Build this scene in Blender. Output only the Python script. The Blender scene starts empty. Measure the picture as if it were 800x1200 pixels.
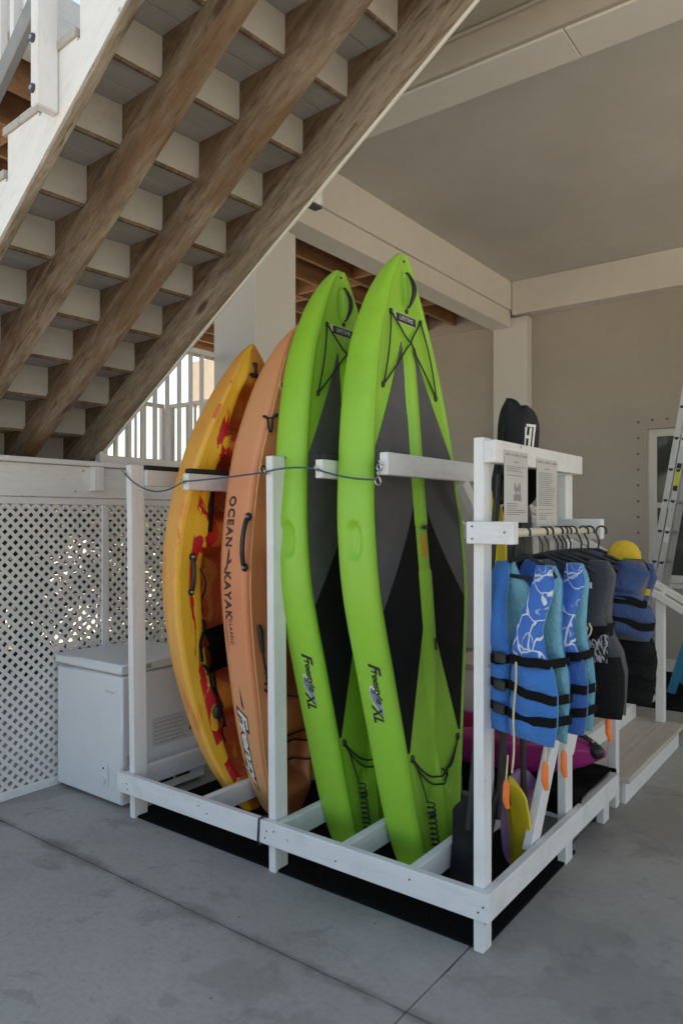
import bpy, bmesh, math, random
from mathutils import Vector, Matrix
from mathutils import noise as mnoise
random.seed(7)
R = math.radians
scene = bpy.context.scene
COL = scene.collection

# ------------------------------------------------------------------ camera
cam_d = bpy.data.cameras.new('camera')
cam = bpy.data.objects.new('camera', cam_d)
COL.objects.link(cam)
cam.location = (0, 0, 1.65)
cam.rotation_euler = (R(90), 0, R(36.8))
cam_d.sensor_fit = 'VERTICAL'
cam_d.sensor_height = 36
cam_d.lens = 25.68
cam_d.shift_y = 8 / 1200
cam_d.clip_end = 2000
scene.camera = cam

# ------------------------------------------------------------------ sky, sun, exposure
SUN_EL, SUN_AZ = 56, 14          # azimuth measured from +Y towards +X
w = bpy.data.worlds.new('World')
scene.world = w
w.use_nodes = True
nt = w.node_tree
nt.nodes.clear()
sky = nt.nodes.new('ShaderNodeTexSky')
sky.sky_type = 'NISHITA'
sky.sun_disc = False
sky.sun_elevation = R(SUN_EL)
sky.sun_rotation = R(SUN_AZ)
sky.dust_density = 2.0
bg = nt.nodes.new('ShaderNodeBackground')
bg.inputs['Strength'].default_value = 0.15
wo = nt.nodes.new('ShaderNodeOutputWorld')
nt.links.new(sky.outputs[0], bg.inputs['Color'])
nt.links.new(bg.outputs[0], wo.inputs['Surface'])
sl = bpy.data.lights.new('sun', 'SUN')
sl.energy = 4.0
sl.angle = R(0.5)
sl.color = (1.0, 0.95, 0.87)
so = bpy.data.objects.new('sun', sl)
COL.objects.link(so)
so.rotation_euler = (R(90 - SUN_EL), 0, R(180 - SUN_AZ))
so.location = (3, 12, 20)
scene.view_settings.view_transform = 'Standard'
scene.view_settings.look = 'None'
scene.view_settings.exposure = 1.25
scene.view_settings.use_white_balance = True
scene.view_settings.white_balance_temperature = 8000
scene.view_settings.white_balance_tint = 8
scene.view_settings.gamma = 1
try:
    scene.cycles.max_bounces = 10
    scene.cycles.diffuse_bounces = 7
    scene.cycles.use_denoising = True
    scene.cycles.sample_clamp_indirect = 4
except Exception:
    pass


# ------------------------------------------------------------------ materials
def N(t, kind, **kw):
    n = t.nodes.new(kind)
    for k, v in kw.items():
        if k in n.inputs:
            n.inputs[k].default_value = v
        else:
            setattr(n, k, v)
    return n


def c4(c):
    return (c[0], c[1], c[2], 1)


def ramp(t, fac, stops):
    r = t.nodes.new('ShaderNodeValToRGB')
    cr = r.color_ramp
    while len(cr.elements) < len(stops):
        cr.elements.new(0.5)
    for e, (p, c) in zip(cr.elements, stops):
        e.position = p
        e.color = c4(c)
    t.links.new(fac, r.inputs[0])
    return r.outputs[0]


def mixc(t, fac, a, b, mode='MIX'):
    m = t.nodes.new('ShaderNodeMix')
    m.data_type = 'RGBA'
    m.blend_type = mode
    for i, v in ((0, fac), (6, a), (7, b)):
        if hasattr(v, 'is_linked'):
            t.links.new(v, m.inputs[i])
        elif i == 0:
            m.inputs[0].default_value = v
        else:
            m.inputs[i].default_value = c4(v)
    return m.outputs[2]


def newmat(name):
    m = bpy.data.materials.new(name)
    m.use_nodes = True
    t = m.node_tree
    b = t.nodes['Principled BSDF']
    return m, t, b


def coords(t, scale=(1, 1, 1), rot=(0, 0, 0), world=True, loc=(0, 0, 0)):
    mp = t.nodes.new('ShaderNodeMapping')
    mp.inputs['Rotation'].default_value = rot
    m2 = t.nodes.new('ShaderNodeMapping')
    m2.inputs['Scale'].default_value = scale
    m2.inputs['Location'].default_value = loc
    t.links.new(mp.outputs[0], m2.inputs[0])
    if world:
        g = t.nodes.new('ShaderNodeNewGeometry')
        t.links.new(g.outputs['Position'], mp.inputs[0])
    else:
        g = t.nodes.new('ShaderNodeTexCoord')
        t.links.new(g.outputs['Object'], mp.inputs[0])
    return m2.outputs[0]


def noise_tex(t, vec, scale, detail=4, rough=0.55, dist=0):
    n = N(t, 'ShaderNodeTexNoise', Scale=scale, Detail=detail, Roughness=rough, Distortion=dist)
    t.links.new(vec, n.inputs['Vector'])
    return n.outputs['Fac']


def bump(t, b, h, strength=0.2, dist=0.002):
    n = N(t, 'ShaderNodeBump', Strength=strength, Distance=dist)
    t.links.new(h, n.inputs['Height'])
    t.links.new(n.outputs[0], b.inputs['Normal'])
    return n


def pmat(name, base, rough=0.5, var=0.12, scale=3.0, bstr=0.15, bscale=120, bdist=0.001, metal=0.0,
         stretch=(1, 1, 1), rot=(0, 0, 0), world=True, coat=0.0, spec=0.5, dirt=None, dirt_amt=0.35):
    m, t, b = newmat(name)
    v = coords(t, stretch, rot, world)
    n1 = noise_tex(t, v, scale, 5)
    dark = tuple(max(0, x * (1 - var)) for x in base)
    lite = tuple(min(1, x * (1 + var)) for x in base)
    c = ramp(t, n1, [(0.3, dark), (0.7, lite)])
    if dirt:
        n3 = noise_tex(t, coords(t, (1, 1, 1), (0, 0, 0), True, (3, 1, 5)), 6.0, 8, 0.7)
        f = ramp(t, n3, [(0.52, (0, 0, 0)), (0.72, (dirt_amt,) * 3)])
        c = mixc(t, f, c, dirt)
    if dirt and name.startswith('white_painted'):
        vo = N(t, 'ShaderNodeTexVoronoi', Scale=6.5)
        t.links.new(coords(t, (1, 1, 1), (0, 0, 0), True, (0.3, 0.7, 0.1)), vo.inputs['Vector'])
        c = mixc(t, ramp(t, vo.outputs['Distance'], [(0.04, (0.8,) * 3), (0.075, (0, 0, 0))]), c, (0.3, 0.26, 0.21))
        gr = noise_tex(t, v, 7.0, 4, 0.6, 0.5)
        c = mixc(t, ramp(t, gr, [(0.32, (0.22,) * 3), (0.46, (0, 0, 0))]), c, (0.5, 0.5, 0.5))
    t.links.new(c, b.inputs['Base Color'])
    b.inputs['Roughness'].default_value = rough
    b.inputs['Metallic'].default_value = metal
    b.inputs['Coat Weight'].default_value = coat
    b.inputs['Specular IOR Level'].default_value = spec
    if bstr:
        bump(t, b, noise_tex(t, v, bscale, 3), bstr, bdist)
    return m


def wood_weathered(name, rot, light=(0.33, 0.265, 0.205), mid=(0.235, 0.17, 0.118), dark=(0.075, 0.042, 0.022), stain=(0.165, 0.085, 0.042), grey=(0.36, 0.33, 0.29), stain_amt=0.75):
    m, t, b = newmat(name)
    v = coords(t, (1.5, 8.5, 8.5), rot)
    n1 = noise_tex(t, v, 3.2, 7, 0.62, 0.9)
    c = ramp(t, n1, [(0.26, dark), (0.42, mid), (0.6, light), (0.8, grey)])
    v2 = coords(t, (0.7, 2.6, 2.6), rot, True, (2.3, 0.7, 1.1))
    n2 = noise_tex(t, v2, 1.5, 4, 0.6, 0.6)
    c = mixc(t, ramp(t, n2, [(0.5, (0, 0, 0)), (0.66, (stain_amt,) * 3)]), c, stain)
    v3 = coords(t, (1.3, 24, 24), rot)
    n3 = noise_tex(t, v3, 4.0, 3, 0.6)
    c = mixc(t, ramp(t, n3, [(0.31, (0.85,) * 3), (0.39, (0, 0, 0))]), c, dark)
    n5 = noise_tex(t, coords(t, (1, 1, 1), (0, 0, 0), True, (8, 3, 2)), 2.6, 5, 0.6)
    c = mixc(t, ramp(t, n5, [(0.5, (0, 0, 0)), (0.68, (0.55,) * 3)]), c, tuple(x * 0.45 for x in mid))
    # knots
    vo = N(t, 'ShaderNodeTexVoronoi', Scale=1.0)
    t.links.new(coords(t, (2.0, 4.2, 4.2), rot, True, (0.4, 0.2, 0.3)), vo.inputs['Vector'])
    c = mixc(t, ramp(t, vo.outputs['Distance'], [(0.07, (0.85,) * 3), (0.15, (0, 0, 0))]), c, dark)
    t.links.new(c, b.inputs['Base Color'])
    b.inputs['Roughness'].default_value = 0.8
    bump(t, b, n3, 0.6, 0.004)
    return m


STAIR_T = 0.6035
SA = math.atan(STAIR_T)
M = {}
M['white'] = pmat('white_painted_wood', (0.76, 0.765, 0.77), 0.42, 0.05, 2.0, 0.3, 40, 0.0015, stretch=(6, 6, 0.8), dirt=(0.45, 0.42, 0.38), dirt_amt=0.25)
M['white_h'] = pmat('white_painted_rail', (0.76, 0.765, 0.77), 0.42, 0.05, 2.0, 0.3, 40, 0.0015, stretch=(0.8, 5, 6), dirt=(0.42, 0.4, 0.36), dirt_amt=0.3)
M['white_d'] = pmat('white_painted_board', (0.74, 0.74, 0.735), 0.45, 0.05, 2.0, 0.3, 40, 0.0015, stretch=(5, 0.8, 6), dirt=(0.42, 0.4, 0.36), dirt_amt=0.3)
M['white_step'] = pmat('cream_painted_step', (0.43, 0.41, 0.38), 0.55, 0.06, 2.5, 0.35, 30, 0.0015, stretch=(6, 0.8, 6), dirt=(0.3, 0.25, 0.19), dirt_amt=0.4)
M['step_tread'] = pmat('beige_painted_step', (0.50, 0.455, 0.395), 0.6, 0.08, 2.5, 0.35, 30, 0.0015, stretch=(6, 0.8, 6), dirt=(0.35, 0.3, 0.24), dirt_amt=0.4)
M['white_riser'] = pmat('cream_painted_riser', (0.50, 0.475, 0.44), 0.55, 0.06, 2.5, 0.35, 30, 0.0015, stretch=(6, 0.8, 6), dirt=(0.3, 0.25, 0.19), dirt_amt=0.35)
M['white_stringer'] = pmat('white_painted_stringer', (0.78, 0.77, 0.75), 0.45, 0.04, 2.5, 0.3, 30, 0.0015, stretch=(0.8, 6, 6), rot=(0, SA, 0), dirt=(0.5, 0.45, 0.38), dirt_amt=0.2)
M['white_plain'] = pmat('white_trim_paint', (0.74, 0.73, 0.71), 0.5, 0.04, 2.0, 0.15, 90, 0.001, dirt=(0.5, 0.46, 0.4), dirt_amt=0.25)
M['lattice'] = pmat('white_vinyl_lattice', (0.72, 0.71, 0.7), 0.5, 0.05, 5.0, 0.1, 90, 0.001, dirt=(0.42, 0.38, 0.32), dirt_amt=0.3)
M['wood1'] = wood_weathered('weathered_stringer_wood', (0, SA, 0), grey=(0.37, 0.325, 0.275))
M['notch_shade_wood'] = wood_weathered('shade_toned_notch_wood', (0, SA, 0), light=(0.25, 0.18, 0.12), mid=(0.17, 0.11, 0.065), grey=(0.28, 0.23, 0.175), stain_amt=0.6)  # darker brown paints in the shade of the notches under the treads
M['wood2'] = wood_weathered('grey_weathered_stringer_wood', (0, SA, 0), light=(0.36, 0.305, 0.245), mid=(0.26, 0.21, 0.16), stain=(0.2, 0.12, 0.06), grey=(0.43, 0.4, 0.35), stain_amt=0.4)
M['grey_wood'] = pmat('grey_weathered_rail', (0.24, 0.25, 0.25), 0.6, 0.2, 4, 0.3, 60, dirt=(0.5, 0.5, 0.5), dirt_amt=0.3)
M['joist'] = pmat('brown_joist_wood', (0.33, 0.175, 0.085), 0.75, 0.3, 2.0, 0.4, 40, 0.002, stretch=(7, 0.7, 7), dirt=(0.12, 0.06, 0.03), dirt_amt=0.5)
M['joist_x'] = pmat('brown_blocking_wood', (0.38, 0.2, 0.1), 0.75, 0.25, 2.0, 0.4, 40, 0.002, stretch=(0.7, 7, 7))
M['deckboard'] = pmat('brown_deck_board', (0.16, 0.085, 0.045), 0.8, 0.25, 2.0, 0.4, 40, 0.002, stretch=(0.7, 7, 7))
M['post_wrap'] = pmat('grey_white_column', (0.68, 0.665, 0.64), 0.6, 0.03, 1.5, 0.2, 150, 0.001)


def stucco(name, base, var=0.08):
    m, t, b = newmat(name)
    v = coords(t)
    n1 = noise_tex(t, v, 0.7, 6, 0.6)
    n2 = noise_tex(t, v, 9.0, 5, 0.65)
    c = ramp(t, n1, [(0.3, tuple(x * (1 - var) for x in base)), (0.7, tuple(x * (1 + var) for x in base))])
    c = mixc(t, ramp(t, n2, [(0.35, (0.25,) * 3), (0.6, (0, 0, 0))]), c, tuple(x * 0.86 for x in base))
    t.links.new(c, b.inputs['Base Color'])
    b.inputs['Roughness'].default_value = 0.9
    h = noise_tex(t, v, 60, 4, 0.7)
    bump(t, b, h, 0.45, 0.004)
    return m


M['stucco'] = stucco('taupe_stucco', (0.46, 0.42, 0.372))
M['stucco_c'] = stucco('ceiling_stucco', (0.60, 0.575, 0.54), 0.10)
M['beam'] = stucco('beam_stucco', (0.72, 0.69, 0.645), 0.04)
M['beam_t'] = stucco('fascia_stucco', (0.46, 0.41, 0.35), 0.05)


def concrete():
    m, t, b = newmat('concrete')
    v = coords(t)
    n1 = noise_tex(t, v, 0.55, 7, 0.62, 0.4)
    c = ramp(t, n1, [(0.3, (0.27, 0.26, 0.238)), (0.5, (0.37, 0.357, 0.33)), (0.7, (0.46, 0.445, 0.412))])
    n2 = noise_tex(t, v, 34, 6, 0.75)
    c = mixc(t, ramp(t, n2, [(0.3, (0.35,) * 3), (0.55, (0, 0, 0))]), c, (0.2, 0.2, 0.2))
    # damp and oil stains with hard-ish rims
    n3 = noise_tex(t, coords(t, (1, 1, 1), (0, 0, 0), True, (4.1, 7.3, 0)), 1.1, 6, 0.55, 0.3)
    c = mixc(t, ramp(t, n3, [(0.545, (0, 0, 0)), (0.565, (0.36,) * 3)]), c, (0.225, 0.212, 0.188))
    n4 = noise_tex(t, coords(t, (0.6, 0.6, 1), (0, 0, 0.5), True, (1.5, 2.2, 0)), 2.1, 8, 0.7)
    c = mixc(t, ramp(t, n4, [(0.55, (0, 0, 0)), (0.66, (0.4,) * 3)]), c, (0.44, 0.43, 0.41))
    # fine drag marks of the broom
    n5 = noise_tex(t, coords(t, (3, 90, 1), (0, 0, 0.15)), 2.0, 4, 0.7)
    c = mixc(t, ramp(t, n5, [(0.3, (0.16,) * 3), (0.6, (0, 0, 0))]), c, (0.2, 0.2, 0.195))
    # specks
    vo = N(t, 'ShaderNodeTexVoronoi', Scale=5.0)
    t.links.new(v, vo.inputs['Vector'])
    c = mixc(t, ramp(t, vo.outputs['Distance'], [(0.018, (0.8,) * 3), (0.035, (0, 0, 0))]), c, (0.09, 0.08, 0.07))
    # grime that gathers along the joints
    sx = N(t, 'ShaderNodeSeparateXYZ')
    t.links.new(v, sx.inputs[0])
    d1 = N(t, 'ShaderNodeMath', operation='SUBTRACT')
    t.links.new(sx.outputs['Y'], d1.inputs[0]); d1.inputs[1].default_value = 2.085
    d2 = N(t, 'ShaderNodeMath', operation='ABSOLUTE'); t.links.new(d1.outputs[0], d2.inputs[0])
    ng = noise_tex(t, v, 2.3, 6, 0.7)
    d3 = N(t, 'ShaderNodeMath', operation='MULTIPLY'); t.links.new(d2.outputs[0], d3.inputs[0]); d3.inputs[1].default_value = 4.0
    d4 = N(t, 'ShaderNodeMath', operation='ADD'); t.links.new(d3.outputs[0], d4.inputs[0]); t.links.new(ng, d4.inputs[1])
    c = mixc(t, ramp(t, d4.outputs[0], [(0.44, (0.75,) * 3), (0.68, (0, 0, 0))]), c, (0.13, 0.115, 0.098))
    t.links.new(c, b.inputs['Base Color'])
    n6 = noise_tex(t, coords(t, (1, 1, 1), (0, 0, 0), True, (9.3, 1.7, 0)), 3.4, 9, 0.72, 0.6)
    c = mixc(t, ramp(t, n6, [(0.55, (0, 0, 0)), (0.62, (0.45,) * 3)]), c, (0.2, 0.19, 0.172))
    t.links.new(c, b.inputs['Base Color'])
    r = ramp(t, n1, [(0.3, (0.62,) * 3), (0.7, (0.8,) * 3)])
    t.links.new(r, b.inputs['Roughness'])
    bump(t, b, n2, 0.25, 0.003)
    return m


M['concrete'] = concrete()
M['joint'] = pmat('joint_filler', (0.06, 0.055, 0.05), 0.9, 0.3, 20)
M['sand'] = pmat('pale_sand', (0.5, 0.46, 0.39), 0.9, 0.15, 0.6, 0.4, 30, 0.01)
M['mat'] = pmat('black_rubber_mat', (0.007, 0.007, 0.0075), 0.9, 0.5, 90, 0.9, 60, 0.008, spec=0.08)
M['carpet'] = pmat('black_carpet', (0.016, 0.015, 0.015), 1.0, 0.7, 220, 1.0, 260, 0.012, spec=0.15, dirt=(0.09, 0.075, 0.06), dirt_amt=0.4)
M['foam'] = pmat('black_foam', (0.02, 0.02, 0.021), 0.85, 0.4, 60, 0.6, 150, 0.002)
M['black'] = pmat('black_plastic', (0.016, 0.016, 0.018), 0.42, 0.3, 12, 0.15, 200)
M['black_cord'] = pmat('black_cord', (0.018, 0.018, 0.018), 0.7, 0.3, 80, 0.3, 300)
M['webbing'] = pmat('black_webbing', (0.007, 0.007, 0.0075), 0.8, 0.3, 60, 0.6, 500, 0.001, spec=0.12)
M['paddle_black'] = pmat('black_paddle_plastic', (0.009, 0.009, 0.011), 0.55, 0.3, 12, 0.15, 200, spec=0.25)
M['ink'] = pmat('black_ink', (0.02, 0.02, 0.022), 0.5, 0.1, 10, 0)
M['ink_white'] = pmat('white_ink', (0.75, 0.75, 0.75), 0.5, 0.05, 10, 0)
M['ink_grey'] = pmat('grey_blue_ink', (0.2, 0.25, 0.33), 0.5, 0.2, 10, 0)
M['metal'] = pmat('zinc_steel', (0.55, 0.55, 0.56), 0.35, 0.15, 20, 0.1, 200, metal=1)
M['dark_metal'] = pmat('dark_steel', (0.12, 0.12, 0.125), 0.5, 0.3, 20, 0.1, 200, metal=0.8)
M['alu'] = pmat('aluminium', (0.58, 0.585, 0.6), 0.38, 0.1, 6, 0.2, 200, metal=0.75, stretch=(6, 6, 0.6))
M['cable'] = pmat('blue_coated_cable', (0.03, 0.075, 0.115), 0.45, 0.2, 30, 0.1, 300)
M['rod'] = pmat('pale_wooden_rod', (0.62, 0.57, 0.46), 0.5, 0.1, 4, 0.2, 60)
M['paper'] = pmat('white_paper', (0.52, 0.51, 0.49), 0.7, 0.03, 6, 0)
M['print'] = pmat('grey_print', (0.25, 0.245, 0.25), 0.7, 0.2, 30, 0)
M['freezer'] = pmat('white_enamel', (0.70, 0.72, 0.74), 0.28, 0.02, 3, 0.05, 300, dirt=(0.5, 0.48, 0.44), dirt_amt=0.12)
M['freezer_grey'] = pmat('grey_gasket', (0.35, 0.35, 0.35), 0.5, 0.1, 5, 0)
M['label_grey'] = pmat('pale_sticker', (0.58, 0.58, 0.58), 0.5, 0.1, 60, 0)
M['print_pale'] = pmat('pale_grey_print', (0.42, 0.42, 0.42), 0.6, 0.1, 30, 0)
M['red_ink'] = pmat('red_ink', (0.45, 0.08, 0.06), 0.5, 0.1, 10, 0)
M['beige_label'] = pmat('beige_sticker', (0.5, 0.48, 0.36), 0.5, 0.1, 40, 0)
M['pad_grey'] = pmat('grey_foam_pad', (0.10, 0.098, 0.105), 0.8, 0.12, 8, 0.35, 420, 0.001)
M['pad_black'] = pmat('black_foam_pad', (0.012, 0.012, 0.013), 0.85, 0.2, 8, 0.35, 420, 0.001, spec=0.2)
M['sticker_orange'] = pmat('orange_sticker', (0.75, 0.3, 0.02), 0.5, 0.15, 60, 0)
M['green'] = pmat('lime_green_plastic', (0.275, 0.585, 0.05), 0.4, 0.05, 3.0, 0.25, 260, 0.0006, world=False, dirt=(0.16, 0.36, 0.04), dirt_amt=0.25)
M['orange_tip'] = pmat('orange_plastic', (0.85, 0.17, 0.03), 0.45, 0.1, 20, 0.1, 200)
M['cord_cream'] = pmat('cream_cord', (0.6, 0.5, 0.28), 0.8, 0.2, 60, 0.3, 300)
M['yellow'] = pmat('yellow_plastic', (0.72, 0.52, 0.03), 0.45, 0.1, 6, 0.15, 200)
M['purple'] = pmat('purple_plastic', (0.27, 0.13, 0.30), 0.45, 0.1, 6, 0.15, 200)
M['magenta'] = pmat('magenta_plastic', (0.36, 0.018, 0.175), 0.4, 0.15, 3, 0.2, 200)
M['navy_plastic'] = pmat('dark_navy_plastic', (0.012, 0.012, 0.03), 0.4, 0.15, 3, 0.1, 200)
M['pink_plastic'] = pmat('pink_plastic', (0.45, 0.08, 0.16), 0.45, 0.15, 3, 0.1, 200)
M['glass_dark'] = pmat('dark_window_glass', (0.05, 0.06, 0.058), 0.06, 0.25, 1.3, 0)
M['blue_fibre'] = pmat('blue_fibreglass', (0.02, 0.21, 0.33), 0.45, 0.12, 6, 0.2, 100)
M['leaf'] = pmat('green_leaf', (0.05, 0.085, 0.025), 0.6, 0.3, 20, 0)
M['soil'] = pmat('dark_soil', (0.05, 0.04, 0.03), 0.95, 0.3, 3, 0.6, 20, 0.02)
M['neigh'] = stucco('peach_stucco', (0.8, 0.64, 0.5))
M['yellow_label'] = pmat('yellow_safety_label', (0.62, 0.6, 0.06), 0.5, 0.1, 30, 0)


def fabric(name, base, var=0.12):
    m, t, b = newmat(name)
    v = coords(t, world=False)
    n1 = noise_tex(t, v, 9, 4)
    c = ramp(t, n1, [(0.3, tuple(x * (1 - var) for x in base)), (0.7, tuple(x * (1 + var) for x in base))])
    t.links.new(c, b.inputs['Base Color'])
    b.inputs['Roughness'].default_value = 0.75
    b.inputs['Sheen Weight'].default_value = 0.0 if max(base) < 0.02 else 0.12
    b.inputs['Specular IOR Level'].default_value = 0.2 if max(base) < 0.02 else 0.4
    n2 = noise_tex(t, v, 26, 3, 0.6, 1.2)
    n3 = noise_tex(t, v, 700, 2)
    ad = N(t, 'ShaderNodeMath', operation='MULTIPLY_ADD')
    t.links.new(n2, ad.inputs[0]); ad.inputs[1].default_value = 6.0; t.links.new(n3, ad.inputs[2])
    bump(t, b, ad.outputs[0], 0.7, 0.0045)
    return m


M['f_blue'] = fabric('royal_blue_nylon', (0.028, 0.20, 0.60))
M['f_blue2'] = fabric('deep_blue_nylon', (0.012, 0.105, 0.40))
M['f_cyan'] = fabric('pale_cyan_lining', (0.20, 0.52, 0.66))
M['f_char'] = fabric('charcoal_nylon', (0.042, 0.05, 0.066))
M['f_grey'] = fabric('mid_grey_nylon', (0.145, 0.138, 0.135))
M['f_black'] = fabric('black_nylon', (0.006, 0.006, 0.0065))
M['f_navy'] = fabric('navy_nylon', (0.03, 0.072, 0.205))
M['f_yellow'] = fabric('yellow_nylon', (0.75, 0.5, 0.03))


def fabric_print():
    m, t, b = newmat('blue_nylon_with_white_leaf_print')
    v = coords(t, (1, 1, 0.72), (0, 0.35, 0), False)
    d = N(t, 'ShaderNodeTexNoise', Scale=11.0, Detail=2.0)
    t.links.new(v, d.inputs['Vector'])
    mx = N(t, 'ShaderNodeVectorMath', operation='MULTIPLY_ADD')
    t.links.new(d.outputs['Color'], mx.inputs[0])
    mx.inputs[1].default_value = (0.09, 0.0, 0.09)
    t.links.new(v, mx.inputs[2])
    fl = N(t, 'ShaderNodeVectorMath', operation='MULTIPLY')
    t.links.new(mx.outputs[0], fl.inputs[0]); fl.inputs[1].default_value = (1, 0, 1)
    vo = N(t, 'ShaderNodeTexVoronoi', Scale=17.0)
    vo.feature = 'DISTANCE_TO_EDGE'
    t.links.new(fl.outputs[0], vo.inputs['Vector'])
    line = ramp(t, vo.outputs['Distance'], [(0.022, (1,) * 3), (0.045, (0,) * 3)])
    vo2 = N(t, 'ShaderNodeTexVoronoi', Scale=15.0)
    t.links.new(fl.outputs[0], vo2.inputs['Vector'])
    ring = ramp(t, vo2.outputs['Distance'], [(0.28, (0,) * 3), (0.31, (0.85,) * 3), (0.34, (0,) * 3)])
    gate = ramp(t, noise_tex(t, v, 12, 2), [(0.36, (0,) * 3), (0.44, (1,) * 3)])
    g2 = mixc(t, 1.0, ring, gate, 'MULTIPLY')
    both = mixc(t, 1.0, line, g2, 'LIGHTEN')
    gate2 = ramp(t, noise_tex(t, v, 7, 2), [(0.3, (0.5,) * 3), (0.45, (1,) * 3)])
    both = mixc(t, 1.0, both, gate2, 'MULTIPLY')
    c = mixc(t, both, (0.03, 0.15, 0.52), (0.62, 0.68, 0.75))
    t.links.new(c, b.inputs['Base Color'])
    b.inputs['Roughness'].default_value = 0.7
    bump(t, b, noise_tex(t, coords(t, world=False), 24, 4, 0.6, 1.0), 0.7, 0.012)
    return m


M['f_print'] = fabric_print()


def stripes_white():
    m, t, b = newmat('black_and_white_scribble_print')
    v = coords(t, (1, 0.01, 0.45), (0, 0.25, 0), False)
    n = noise_tex(t, v, 95, 2, 0.5, 0.5)
    c = ramp(t, n, [(0.48, (0.02, 0.02, 0.022)), (0.52, (0.6, 0.6, 0.62))])
    t.links.new(c, b.inputs['Base Color'])
    b.inputs['Roughness'].default_value = 0.7
    return m


M['f_scribble'] = stripes_white()


def kayak_mat(name, kind):
    m, t, b = newmat(name)
    uv = N(t, 'ShaderNodeUVMap')
    sp = N(t, 'ShaderNodeSeparateXYZ')
    t.links.new(uv.outputs[0], sp.inputs[0])
    v = coords(t, (1, 1, 0.35), (0, 0, 0), False)
    n = noise_tex(t, v, 7.0, 6, 0.62, 1.1)
    nb = noise_tex(t, coords(t, (1, 1, 0.55), (0, 0, 0), False, (3, 2, 1)), 4.2, 5, 0.6, 1.6)
    if kind == 'yellow':
        hull = ramp(t, n, [(0.3, (0.84, 0.45, 0.10)), (0.55, (0.82, 0.385, 0.085)), (0.7, (0.75, 0.22, 0.07))])
        deck = ramp(t, n, [(0.3, (0.80, 0.48, 0.04)), (0.58, (0.86, 0.50, 0.035)), (0.72, (0.84, 0.30, 0.03))])
        side = ramp(t, sp.outputs['X'], [(0.44, (0,) * 3), (0.47, (1,) * 3)])
        c = mixc(t, side, hull, deck)
        well = ramp(t, sp.outputs['X'], [(0.74, (0,) * 3), (0.78, (1,) * 3)])
        wcol = ramp(t, n, [(0.35, (0.72, 0.33, 0.045)), (0.6, (0.62, 0.17, 0.03))])
        c = mixc(t, well, c, wcol)
        # red swirl moulded in along the cockpit rim
        band = ramp(t, sp.outputs['X'], [(0.585, (0,) * 3), (0.60, (1,) * 3), (0.80, (1,) * 3), (0.9, (0.6,) * 3)])
        thr = ramp(t, nb, [(0.485, (0,) * 3), (0.5, (1,) * 3)])
        f = mixc(t, 1.0, band, thr, 'MULTIPLY')
        f = mixc(t, 1.0, f, ramp(t, sp.outputs['Y'], [(0.835, (1,) * 3), (0.865, (0,) * 3)]), 'MULTIPLY')
        c = mixc(t, f, c, (0.52, 0.012, 0.02))
        band2 = ramp(t, sp.outputs['X'], [(0.38, (0,) * 3), (0.43, (0.7,) * 3), (0.5, (0.7,) * 3), (0.55, (0,) * 3)])
        thr2 = ramp(t, nb, [(0.57, (0,) * 3), (0.6, (1,) * 3)])
        c = mixc(t, mixc(t, 1.0, band2, thr2, 'MULTIPLY'), c, (0.62, 0.06, 0.02))
    else:
        z = ramp(t, sp.outputs['Y'], [(0.0, (0.78, 0.40, 0.17)), (0.2, (0.77, 0.35, 0.17)), (0.45, (0.71, 0.235, 0.115)), (0.62, (0.72, 0.26, 0.135)), (0.8, (0.75, 0.35, 0.18)), (1.0, (0.76, 0.36, 0.17))])
        c = mixc(t, ramp(t, n, [(0.4, (0,) * 3), (0.65, (0.35,) * 3)]), z, (0.78, 0.35, 0.15))
        low = ramp(t, sp.outputs['X'], [(0.42, (0,) * 3), (0.46, (0.45,) * 3)])
        c = mixc(t, low, c, (0.6, 0.15, 0.06))
        well = ramp(t, sp.outputs['X'], [(0.76, (0,) * 3), (0.8, (0.8,) * 3)])
        c = mixc(t, well, c, (0.42, 0.10, 0.03))
    t.links.new(c, b.inputs['Base Color'])
    b.inputs['Roughness'].default_value = 0.46
    bump(t, b, noise_tex(t, coords(t, (1, 1, 1), (0, 0, 0), False), 260, 3), 0.2, 0.0006)
    return m


M['k_yellow'] = kayak_mat('yellow_red_marbled_plastic', 'yellow')
M['k_orange'] = kayak_mat('faded_orange_plastic', 'orange')


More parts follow.
